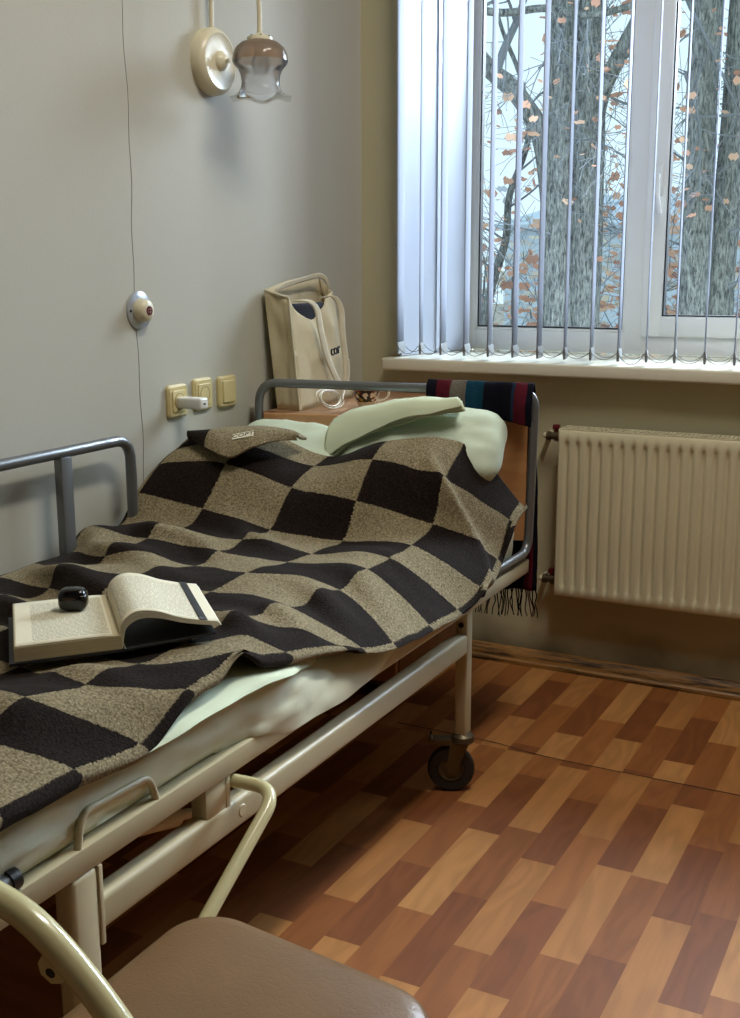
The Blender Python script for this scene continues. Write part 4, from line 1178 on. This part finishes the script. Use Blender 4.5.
# ------------------------------------------------------------------ bedside cabinet
ns = empty('nightstand', (.33, 3.12, 0), 'wooden bedside cabinet in the corner behind the headboard', 'cabinet')
bm = bmesh.new()
add_box(bm, (.035, 2.93, .04), (.055, 3.40, .85), .001); add_box(bm, (.367, 2.93, .04), (.387, 3.40, .85), .001)
add_box(bm, (.055, 3.38, .04), (.367, 3.398, .85)); add_box(bm, (.055, 2.94, .04), (.367, 3.38, .06)); add_box(bm, (.055, 2.94, .30), (.367, 3.38, .318))
add_box(bm, (.055, 2.94, .60), (.367, 3.38, .618))
finish('carcass', bm, M_WOODK, ns, smooth=False)
bm = bmesh.new(); prism(bm, [(.022, 2.758), (.397, 2.834), (.397, 3.402), (.022, 3.402)], .850, .870)
bmesh.ops.bevel(bm, geom=bm.edges[:], offset=.0015, segments=1, affect='EDGES')
finish('cabinet_top', bm, M_WOODT, ns, smooth=False)
d_ = finish('door', box((.040, 2.912, .065), (.382, 2.930, .598), .002), M_WOOD, ns, smooth=False)
finish('knob', lathe([(0, .020), (.009, .018), (.011, .012), (.006, .004), (.007, 0), (0, 0)], axis_mat((.345, 2.912, .40), (0, -1, 0)), 16), M_BRASS, d_)
d_ = finish('drawer', box((.040, 2.912, .622), (.382, 2.930, .838), .002), M_WOOD, ns, smooth=False)
finish('knob', lathe([(0, .020), (.009, .018), (.011, .012), (.006, .004), (.007, 0), (0, 0)], axis_mat((.21, 2.912, .73), (0, -1, 0)), 16), M_BRASS, d_)
finish('foot', box((.04, 2.94, 0), (.08, 2.98, .04)), M_WOODK, ns, smooth=False)
for x, y in ((.345, 2.94), (.04, 3.355), (.345, 3.355)): finish('foot', box((x, y, 0), (x+.04, y+.04, .04)), M_WOODK, ns, smooth=False)

# ------------------------------------------------------------------ tote bag on the cabinet
tote = empty('tote_bag', (.08, 3.03, .872), 'slumped natural canvas tote bag standing in the corner on the bedside cabinet', 'bag')
ZT = .8715
bl, bf, bb, br = Vector((.040, 2.835, ZT)), Vector((.121, 2.822, ZT)), Vector((.090, 3.205, ZT)), Vector((.030, 3.215, ZT))   # bottom corners
tl, tf, tb, tr_ = Vector((.016, 2.815, 1.209)), Vector((.086, 2.828, 1.188)), Vector((.056, 3.136, 1.198)), Vector((.014, 3.130, 1.238))
def wallpatch(name, A, Bv, C, D, n, bulge, nrm, topf=None, sd=0):
    """A-B bottom edge, D-C top edge"""
    rows = []
    for i in range(n+1):
        v = i/n; row = []
        for j in range(n+1):
            u = j/n
            p = A.lerp(Bv, u).lerp(D.lerp(C, u), v)
            k = math.sin(PI*u)*math.sin(PI*min(v*1.0, 1))
            p = p+Vector(nrm)*(bulge*k+.008*noise.noise(Vector((u*3+sd, v*4, 1)))*math.sin(PI*u))
            if topf: p.z += topf(u)*v**3
            row.append(p)
        rows.append(row)
    return rows
gus = wallpatch('g', bl, bf, tf, tl, 16, -.010, (0, -1, 0), sd=1)
fac = wallpatch('f', bf, bb, tb, tf, 20, .022, (1, 0, 0), topf=lambda u: -.068*math.sin(PI*u**.8)**1.4, sd=3)
for i, r in enumerate(fac):     # soft vertical pleats where the cloth slumps
    for j, p in enumerate(r):
        u, v = j/20, i/20
        p.x += (.011*math.sin(u*15+v*3.2)*math.sin(PI*u))*(.35+.65*v)
bk_ = wallpatch('b', br, bl, tl, tr_, 16, .004, (-1, 0, 0), topf=lambda u: .012*math.sin(PI*u), sd=5)
gu2 = wallpatch('h', bb, br, tr_, tb, 10, -.006, (0, 1, 0), sd=7)
bm = bmesh.new()
for G in (gus, fac, bk_, gu2):
    V = [[bm.verts.new(p) for p in r] for r in G]
    for i in range(len(V)-1):
        for j in range(len(V[0])-1): bm.faces.new((V[i][j], V[i][j+1], V[i+1][j+1], V[i+1][j]))
bm.faces.new([bm.verts.new(p) for p in (bl, bf, bb, br)])
bmesh.ops.remove_doubles(bm, verts=bm.verts[:], dist=.002)
to = finish('bag_body', bm, M_TOTE, tote, angle=60)
md = to.modifiers.new('t', 'SOLIDIFY'); md.thickness = .0016; md.offset = -1
# seams
for a, b in ((bf, tf), ):
    pth = [a.lerp(b, t/12)+Vector((.002, -.002, 0)) for t in range(13)]
    finish('seam', tube(pth, .0022, 6), M_STRAP, tote)
finish('hem_band', tube(smooth_path([tl, tl.lerp(tf, .5)+Vector((0, -.004, 0)), tf], 6), .004, 8), M_STRAP, tote)
# navy lining seen in the mouth
bm = bmesh.new(); add_box(bm, (.028, 2.87, 1.00), (.068, 3.08, 1.168), .012, 3)
it = finish('navy_garment', bm, M_NAVY); tag(it, 'dark navy cloth in the mouth of the canvas tote bag', 'cloth')
def strap(name, path, w, side, parent, mat):
    P = smooth_path(path, 8); S = Vector(side)
    rows = [[p-S*w/2, p-S*w/4+Vector((.0015, 0, 0)), p, p+S*w/4+Vector((.0015, 0, 0)), p+S*w/2] for p in P]
    return grid_mesh(name, rows, mat, parent, solid=.0022, offset=0)
strap('handle', [(.078, 2.885, 1.178), (.108, 2.905, 1.176), (.120, 2.930, 1.150), (.128, 2.935, 1.093), (.133, 2.955, 1.028), (.138, 2.990, .967), (.143, 3.035, .915)], .026, (.12, .99, 0.1), tote, M_STRAP)
strap('handle', [(.143, 3.035, .915), (.139, 3.062, .93), (.132, 3.075, 1.0), (.122, 3.076, 1.08), (.112, 3.085, 1.15), (.098, 3.060, 1.186), (.075, 3.030, 1.180)], .020, (.5, .86, 0), tote, M_STRAP)
strap('handle', [(.030, 2.85, 1.205), (.034, 2.90, 1.222), (.038, 2.99, 1.236), (.045, 3.07, 1.246), (.055, 3.10, 1.232), (.060, 3.105, 1.20)], .015, (.2, 0, .98), tote, M_STRAP)
Mt = frame_mat((.1345, 3.010, 1.032), (-.04, .98, .10), (-.05, -.05, 1))
text_mesh('printed_lettering', 'cor', .044, Mt, M_INK, tote, depth=.002)

# coiled charging cable in front of the tote
bm = bmesh.new(); P = []
for k in range(120):
    a = 2*PI*k/30; q = .9+.12*math.sin(k*.13)
    ec, es = math.cos(a)*q, math.sin(a)*q
    P.append(Vector((.160+.004*(k/30)-.010*es, 2.915+.062*ec-.010*es+.004*math.sin(k*.5), .899+.024*es+.003*math.sin(k*.21))))
P = P+[Vector((.156, 3.02, .905)), Vector((.150, 3.065, .95)), Vector((.146, 3.072, 1.0))]
cab = finish('charging_cable', tube(smooth_path(P, 2), .0022, 7), M_CABLE)
tag(cab, 'white cable coiled on the bedside cabinet in front of the tote bag', 'cable')

# flowered cup
def cup_mat():
    m, nt, p = new_mat('flowered_glaze')
    tc = N(nt, 'ShaderNodeTexCoord'); vo = N(nt, 'ShaderNodeTexVoronoi', i_Scale=135); L(nt, tc, 'Object', vo, 'Vector')
    sp = N(nt, 'ShaderNodeSeparateColor'); L(nt, vo, 'Color', sp, 0)
    r = N(nt, 'ShaderNodeValToRGB'); r.color_ramp.interpolation = 'CONSTANT'; e = r.color_ramp.elements
    e[0].color = srgb(44, 26, 24); e[1].position = .3; e[1].color = srgb(128, 44, 40)
    for q, c in ((.5, (206, 190, 160)), (.66, (150, 118, 48)), (.8, (54, 50, 34)), (.9, (200, 186, 156))): k = e.new(q); k.color = srgb(*c)
    L(nt, sp, 0, r, 0)
    sx_ = N(nt, 'ShaderNodeSeparateXYZ'); L(nt, tc, 'Object', sx_, 0)
    g = N(nt, 'ShaderNodeMath', operation='GREATER_THAN'); g.inputs[1].default_value = .894; L(nt, sx_, 'Z', g, 0)
    l = N(nt, 'ShaderNodeMath', operation='LESS_THAN'); l.inputs[1].default_value = .938; L(nt, sx_, 'Z', l, 0)
    mu = N(nt, 'ShaderNodeMath', operation='MULTIPLY'); L(nt, g, 0, mu, 0); L(nt, l, 0, mu, 1)
    mx = N(nt, 'ShaderNodeMix', data_type='RGBA'); mx.inputs[6].default_value = srgb(206, 188, 160); L(nt, mu, 0, mx, 0); L(nt, r, 0, mx, 7)
    L(nt, mx, 2, p, 'Base Color'); p.inputs['Roughness'].default_value = .2
    return m
M_CUP = cup_mat()
CC = (.272, 2.945)
cup = empty('flowered_cup', (*CC, .871), 'flower-patterned teacup on the bedside cabinet behind the head rail', 'cup')
finish('cup_body', lathe([(0, .004), (.018, .004), (.019, 0), (.022, 0), (.022, .006), (.030, .022), (.037, .045), (.040, .070), (.0385, .070), (.035, .045), (.028, .024), (.018, .010), (0, .009)], Matrix.Translation((*CC, .8712)), 36), M_CUP, cup, angle=60)
dh = Vector((.93, .37, 0))
finish('cup_handle', tube(smooth_path([Vector((*CC, .929))+dh*.036, Vector((*CC, .931))+dh*.054, Vector((*CC, .915))+dh*.064, Vector((*CC, .899))+dh*.052, Vector((*CC, .895))+dh*.031], 6), .0032, 10), M_LAMPC, cup)

# ------------------------------------------------------------------ wall fittings
lamp = empty('wall_lamp', (0, 2.600, 1.787), 'cream wall lamp with a scalloped tulip glass shade above the bed', 'lamp')
LM = axis_mat((0, 2.600, 1.787), (1, 0, 0))
finish('base', lathe([(0, .036), (.030, .036), (.056, .032), (.068, .036), (.077, .031), (.082, .020), (.082, 0), (0, 0)], LM, 48), M_LAMPC, lamp)
finish('switch', lathe([(0, .064), (.0045, .062), (.0055, .056), (.004, .053), (.010, .052), (.0165, .048), (.024, .040), (.026, .030), (0, .030)], LM, 28), M_LAMPC, lamp)
finish('arm', tube(smooth_path([(.016, 2.593, 1.845), (.018, 2.591, 1.93), (.030, 2.591, 1.985), (.075, 2.598, 2.015), (.125, 2.612, 1.985), (.142, 2.618, 1.93), (.143, 2.618, 1.845)], 8), .0062, 12), M_LAMPC, lamp)
SM = Matrix.Translation((.143, 2.618, 1.687))
cap = finish('shade_cap', lathe([(0, .160), (.010, .160), (.015, .156), (.032, .150), (.033, .143), (0, .143)], SM, 32), M_LAMPC, lamp)
for a in (.3, 1.6, 2.9, 4.2, 5.4):
    finish('cap_screw', lathe([(0, .003), (.0025, .002), (.003, 0)], axis_mat((.143+.0235*math.cos(a), 2.618+.0235*math.sin(a), 1.687+.1525), (math.cos(a)*.5, math.sin(a)*.5, 1)), 8), M_BRASS, cap)
up_ = [(.030, .144), (.047, .138), (.061, .126), (.069, .110), (.0705, .094)]
finish('shade_crown', lathe(up_, SM, 48), M_AMBER, lamp, angle=80)
def scal(r, h, a):
    k = max(0, (.022-h)/.022)
    return r*(1+.05*k*math.cos(6*a)), h-.006*k*math.cos(6*a)
finish('shade_skirt', lathe([(.0702, .094), (.067, .086), (.056, .074), (.050, .060), (.048, .045), (.050, .030), (.056, .018), (.068, .009), (.080, .006)], SM, 72, scal), M_CLEAR, lamp, angle=80)
bulb = finish('bulb', lathe([(0, .143), (.013, .142), (.013, .110), (.016, .104), (.022, .088), (.021, .075), (.014, .064), (0, .060)], SM, 24), M_CLEAR, lamp)

btn = empty('call_button', (0, 2.271, 1.171), 'round nurse call button on a grey disc on the left wall', 'button')
BM = axis_mat((0, 2.271, 1.171), (1, 0, 0))
finish('plate', lathe([(0, .006), (.043, .006), (.046, .004), (.0465, 0), (0, 0)], BM, 40), M_PLATE, btn)
finish('button_dome', lathe([(0, .034), (.018, .033), (.025, .028), (.0285, .018), (.029, .006), (0, .006)], axis_mat((0, 2.271, 1.171), (1, 0, 0)), 36), M_LAMPC, btn)
finish('red_emblem', lathe([(.006, .0345), (.0115, .0342), (.0115, .033), (.006, .033)], BM, 28), M_REDPL, btn)
bm = bmesh.new(); add_box(bm, (.0335, 2.2695, 1.1655), (.0348, 2.2725, 1.1765)); add_box(bm, (.0335, 2.2655, 1.1695), (.0348, 2.2765, 1.1725))
finish('cross_mark', bm, M_REDPL, btn, smooth=False)
for s in (-1, 1): finish('plate_screw', lathe([(0, .008), (.003, .0075), (.0035, .005), (0, .005)], axis_mat((0, 2.271+s*.037, 1.171), (1, 0, 0)), 12), M_DARK, btn)

def rrect(bm, y, z, w, h, x0, x1, rad, bev=.003):
    """rounded-square plate on the wall plane"""
    def loop(x, ww, hh, r):
        vs = []
        for (sy, sz, a0) in ((1, 1, 0), (-1, 1, PI/2), (-1, -1, PI), (1, -1, 1.5*PI)):
            for k in range(7):
                a = a0+k*PI/12
                vs.append(bm.verts.new((x, y+sy*(ww/2-r)+r*math.cos(a), z+sz*(hh/2-r)+r*math.sin(a))))
        return vs
    Ls = [loop(x0, w, h, rad), loop(x1-bev, w, h, rad), loop(x1, w-2*bev, h-2*bev, max(rad-bev, .001))]
    for A, B_ in zip(Ls, Ls[1:]):
        n = len(A)
        for i in range(n): bm.faces.new((A[i], A[(i+1) % n], B_[(i+1) % n], B_[i]))
    bm.faces.new(Ls[-1]); bm.faces.new(Ls[0][::-1])
    return bm
def socket(y, z, label, grp=None):
    e = empty('power_socket', (0, y, z), label, 'socket', grp)
    finish('outer_frame', rrect(bmesh.new(), y, z, .082, .084, 0, .011, .012, .005), M_SOCK, e)
    finish('faceplate', rrect(bmesh.new(), y, z, .056, .056, .0105, .014, .007, .0015), M_SOCK, e)
    finish('socket_well', lathe([(.0205, .0148), (.0215, .014), (.0195, .0142), (.019, .0105), (0, .0105)], axis_mat((0, y, z), (1, 0, 0)), 32), M_SOCKD, e)
    for s in (-1, 1): finish('pin_hole', lathe([(0, .0125), (.0026, .0125), (.003, .0105)], axis_mat((0, y+s*.0095, z), (1, 0, 0)), 12), M_DARK, e)
    return e
socket(2.405, .937, 'yellowed wall socket holding the white charger')
socket(2.517, .944, 'empty yellowed wall socket between the charger and the light switch')
chg = empty('phone_charger', (.014, 2.405, .933), 'white plug-in phone charger sticking out of the wall socket', 'charger')
bm = bmesh.new(); add_box(bm, (.0115, 2.3905, .9195), (.088, 2.4265, .9485), .006, 4); finish('charger_body', bm, M_CHGR, chg)
finish('port_slot', box((.0875, 2.404, .9315), (.0886, 2.413, .9355), .0015, 2), M_DARK, chg)
sw = empty('light_switch', (0, 2.629, .941), 'yellowed single rocker light switch nearest the corner', 'switch')
finish('outer_frame', rrect(bmesh.new(), 2.629, .941, .082, .084, 0, .011, .010, .004), M_SOCK, sw)
finish('rocker', rrect(bmesh.new(), 2.629, .941, .056, .060, .0105, .0155, .004, .002), M_SOCK, sw)

# ------------------------------------------------------------------ radiator
rad = empty('radiator', (1.2, 3.37, .27), 'cream ribbed steel panel radiator under the window', 'radiator')
RX0, RX1, RZ0, RZ1, RY = .722, 1.722, .272, .790, 3.334
def radpanel():
    rows = []; per = .0337; nx = int((RX1-RX0)/.00421)
    zs = [RZ0, RZ0+.004, .298, .306, .316, .40, .50, .60, .70, .742, .752, .760, RZ1-.004, RZ1]
    for z in zs:
        row = []
        for i in range(nx+1):
            x = RX0+(RX1-RX0)*i/nx
            ph = ((x-(RX0+.018))/per) % 1.0
            inside = RX0+.018 < x < RX1-.018
            g = 0
            if inside:
                a = ph
                g = 1 if .06 < a < .30 else (a/.06 if a <= .06 else ((.44-a)/.14 if a < .44 else 0))
                g = max(0, min(1, g))
            e = 1 if .312 < z < .748 else 0
            if z in (.306, .752): e = .55
            y = RY+.0095*g*e
            if z in (RZ0, RZ1): y += .004
            row.append(Vector((x, y, z)))
        rows.append(row)
    return grid_mesh('front_panel', rows, M_RAD, rad, solid=.0015, offset=0)
fp_ = radpanel()
bm = bmesh.new()
add_box(bm, (RX0-.002, RY+.002, RZ0+.002), (RX0+.001, RY+.078, RZ1+.003), .0008, 1); add_box(bm, (RX1-.001, RY+.002, RZ0+.002), (RX1+.002, RY+.078, RZ1+.003), .0008, 1)
finish('side_cover', bm, M_RAD, rad, smooth=False)
bm = bmesh.new()
add_box(bm, (RX0, RY+.002, RZ1), (RX1, RY+.012, RZ1+.004)); add_box(bm, (RX0, RY+.066, RZ1), (RX1, RY+.076, RZ1+.004)); add_box(bm, (RX0, RY+.036, RZ1), (RX1, RY+.041, RZ1+.0035))
x = RX0+.006
while x < RX1:
    add_box(bm, (x, RY+.010, RZ1+.0005), (x+.006, RY+.068, RZ1+.0037)); x += .0125
finish('top_grille', bm, M_RAD, rad, smooth=False)
finish('rear_panel', box((RX0+.003, RY+.058, RZ0+.006), (RX1-.003, RY+.074, RZ1-.004)), M_RADDK, rad, smooth=False)
finish('convector_fins', box((RX0+.006, RY+.012, RZ0+.012), (RX1-.006, RY+.056, RZ1-.02)), M_RADDK, rad, smooth=False)
for z in (.764, .312):
    v = finish('valve', lathe([(0, -.004), (.010, -.004), (.010, .010), (.016, .011), (.016, .026), (.0115, .028), (.0105, .040), (.0145, .041), (.0145, .052), (0, .052)], axis_mat((.724, 3.374, z), (-1, 0, 0)), 16), M_BRASS, rad, angle=30)
    hb_ = bmesh.new(); add_tube(hb_, [(.700, 3.374, z), (.700, 3.374, z+.026)], .0065, 10); add_box(hb_, (.690, 3.364, z+.020), (.711, 3.384, z+.036), .004)
    finish('red_tap', hb_, M_REDPL, v)
    finish('pipe', tube(round_path([(.676, 3.374, z), (.664, 3.374, z), (.664, YW-.0005, z)], .015, 6), .0085, 12), M_RAD, v)
for x in (.86, 1.55): finish('wall_bracket', box((x, RY+.07, .33), (x+.03, YW-.0005, .72)), M_RADDK, rad, smooth=False)

# ------------------------------------------------------------------ chair in the foreground
ch = empty('armchair', (1.13, .90, 0), 'brown vinyl chair with cream tube frame in the foreground', 'chair')
def rounded_outline(x0, x1, y0, y1, r, n=10):
    out = []
    for cx, cy, a0, rr in ((x1-r[0], y1-r[0], 0, r[0]), (x0+r[1], y1-r[1], PI/2, r[1]), (x0+r[2], y0+r[2], PI, r[2]), (x1-r[3], y0+r[3], 1.5*PI, r[3])):
        for k in range(n+1):
            a = a0+PI/2*k/n; out.append((cx+rr*math.cos(a), cy+rr*math.sin(a)))
    return out
def build_seat():
    ol = rounded_outline(.958, 1.350, .685, 1.12, (.075, .075, .06, .06))
    cx, cy = 1.155, .902
    sk = lambda x, y: (x+.0*(y-.9), y-.13*(x-1.145))        # seat turned slightly
    bm = bmesh.new(); Ls = []
    for s, z in ((.90, .404), (.985, .406), (1.0, .418), (1.0, .432), (.985, .443), (.955, .4490), (.88, .4530), (.6, .458), (.3, .460)):
        Ls.append([bm.verts.new((*sk(cx+(x-cx)*s, cy+(y-cy)*s), z)) for x, y in ol])
    for A, B_ in zip(Ls, Ls[1:]):
        n = len(A)
        for i in range(n): bm.faces.new((A[i], A[(i+1) % n], B_[(i+1) % n], B_[i]))
    bm.faces.new(Ls[0][::-1]); c = bm.verts.new((cx, cy, .4605))
    for i in range(len(Ls[-1])): bm.faces.new((Ls[-1][i], Ls[-1][(i+1) % len(Ls[-1])], c))
    return finish('seat', bm, M_VINYL, ch, angle=70)
build_seat()
ap = smooth_path([(.62, .75, .59), (.80, .75, .658), (.90, .75, .681), (1.00, .75, .673), (1.07, .75, .647), (1.152, .75, .578), (1.225, .74, .50), (1.262, .72, .40), (1.275, .70, .2), (1.28, .69, .0)], 8)
arm = finish('arm_tube', tube(ap, .0148, 18), M_CHAIRT, ch)
bm = bmesh.new()
tb0 = Vector((1.073, .752, .612))
pl = [(-.016, .024), (.014, .024), (.014, -.008), (.006, -.018), (-.008, -.018), (-.016, -.008)]
e1_, e2_ = Vector((.78, .15, -.60)).normalized(), Vector((.55, -.1, .83)).normalized()
nn = e1_.cross(e2_).normalized()
A = [bm.verts.new(tb0+e1_*a+e2_*b+nn*.0018) for a, b in pl]; B_ = [bm.verts.new(tb0+e1_*a+e2_*b-nn*.0018) for a, b in pl]
bm.faces.new(A); bm.faces.new(B_[::-1])
for i in range(6): bm.faces.new((A[i], A[(i+1) % 6], B_[(i+1) % 6], B_[i]))
tabo = finish('bracket_tab', bm, M_CHAIRT, ch, smooth=False)
finish('screw_hole', lathe([(0, .0025), (.0055, .0025), (.006, -.0025), (0, -.0025)], axis_mat(tb0+e2_*-.006, nn), 16), M_DARK, tabo)
for pth in ([(1.02, .76, .41), (.99, .73, .2), (.97, .71, 0)], [(1.26, 1.02, .41), (1.285, 1.05, .2), (1.30, 1.06, 0)], [(1.02, 1.03, .41), (1.0, 1.045, .2), (.985, 1.05, 0)]):
    finish('leg', tube(smooth_path(pth, 6), .0125, 14), M_CHAIRT, ch)
finish('under_frame', tube(round_path([(1.02, .76, .397), (1.02, 1.03, .397), (1.26, 1.02, .397), (1.255, .735, .397)], .03, 6), .0115, 12), M_CHAIRT, ch)

# ------------------------------------------------------------------ label lettering on the blanket
text_mesh('label_lettering', 'COPT', .021, Ml @ Matrix.Translation((0, 0, .0014)), M_INK, lbo, depth=.0004)

# ------------------------------------------------------------------ light
w = bpy.data.worlds.new('overcast'); sc.world = w; w.use_nodes = True
nt = w.node_tree; bg = nt.nodes['Background']
tc = N(nt, 'ShaderNodeTexCoord'); sz = N(nt, 'ShaderNodeSeparateXYZ'); L(nt, tc, 'Generated', sz, 0)
rp = N(nt, 'ShaderNodeValToRGB'); e = rp.color_ramp.elements
e[0].position = .0; e[0].color = (.58, .74, .84, 1); e[1].position = .5; e[1].color = (.60, .80, .88, 1)
L(nt, sz, 'Z', rp, 0); L(nt, rp, 0, bg, 'Color'); bg.inputs['Strength'].default_value = 1.5

def area(name, loc, target, sx_, sy_, energy, color):
    l = bpy.data.lights.new(name, 'AREA'); l.shape = 'RECTANGLE'; l.size = sx_; l.size_y = sy_; l.energy = energy; l.color = color
    o = bpy.data.objects.new(name, l); col.objects.link(o); o.location = loc
    o.rotation_euler = (Vector(target)-Vector(loc)).to_track_quat('-Z', 'Y').to_euler()
    return o
# added area lamp, out of view, boosting the sky's light through the window
area('added_sky_fill', (2.7, 5.9, 3.5), (.3, 2.2, 1.2), 3.6, 2.2, 2150, (.74, .86, 1.0))
# the ward's ceiling lamp: a fluorescent fitting, with its tubes as the light
cl_ = empty('ceiling_light', (1.5, 2.05, 3.2), 'long white fluorescent ceiling light above the bed', 'lamp')
finish('housing', box((1.36, 1.40, 3.155), (1.64, 2.70, 3.2), .006), M_PVC, cl_, angle=30)
lo_ = area('fluorescent_tubes', (1.5, 2.05, 3.15), (1.5, 2.05, 0), .22, 1.2, 43, (1.0, .955, .86))

# ------------------------------------------------------------------ camera
cam = bpy.data.cameras.new('camera'); co = bpy.data.objects.new('camera', cam); col.objects.link(co)
cam.sensor_fit = 'HORIZONTAL'; cam.sensor_width = 36; cam.lens = 1158.3/740*36
p_, r_, y_ = .208523, -.00285385, .478949
fwd = Vector((-math.sin(y_)*math.cos(p_), math.cos(y_)*math.cos(p_), -math.sin(p_)))
right = Vector((math.cos(y_), math.sin(y_), 0)); upv = right.cross(fwd)
r2 = right*math.cos(r_)+upv*math.sin(r_); u2 = -right*math.sin(r_)+upv*math.cos(r_)
mw = Matrix((r2, u2, -fwd)).transposed().to_4x4(); mw.translation = (1.811, 0, 1.28)
co.matrix_world = mw; cam.clip_start = .02; cam.clip_end = 300
sc.camera = co
sc.view_settings.view_transform = 'Standard'; sc.view_settings.look = 'None'; sc.view_settings.gamma = 1; sc.view_settings.use_curve_mapping = False
sc.view_settings.exposure = 0.0
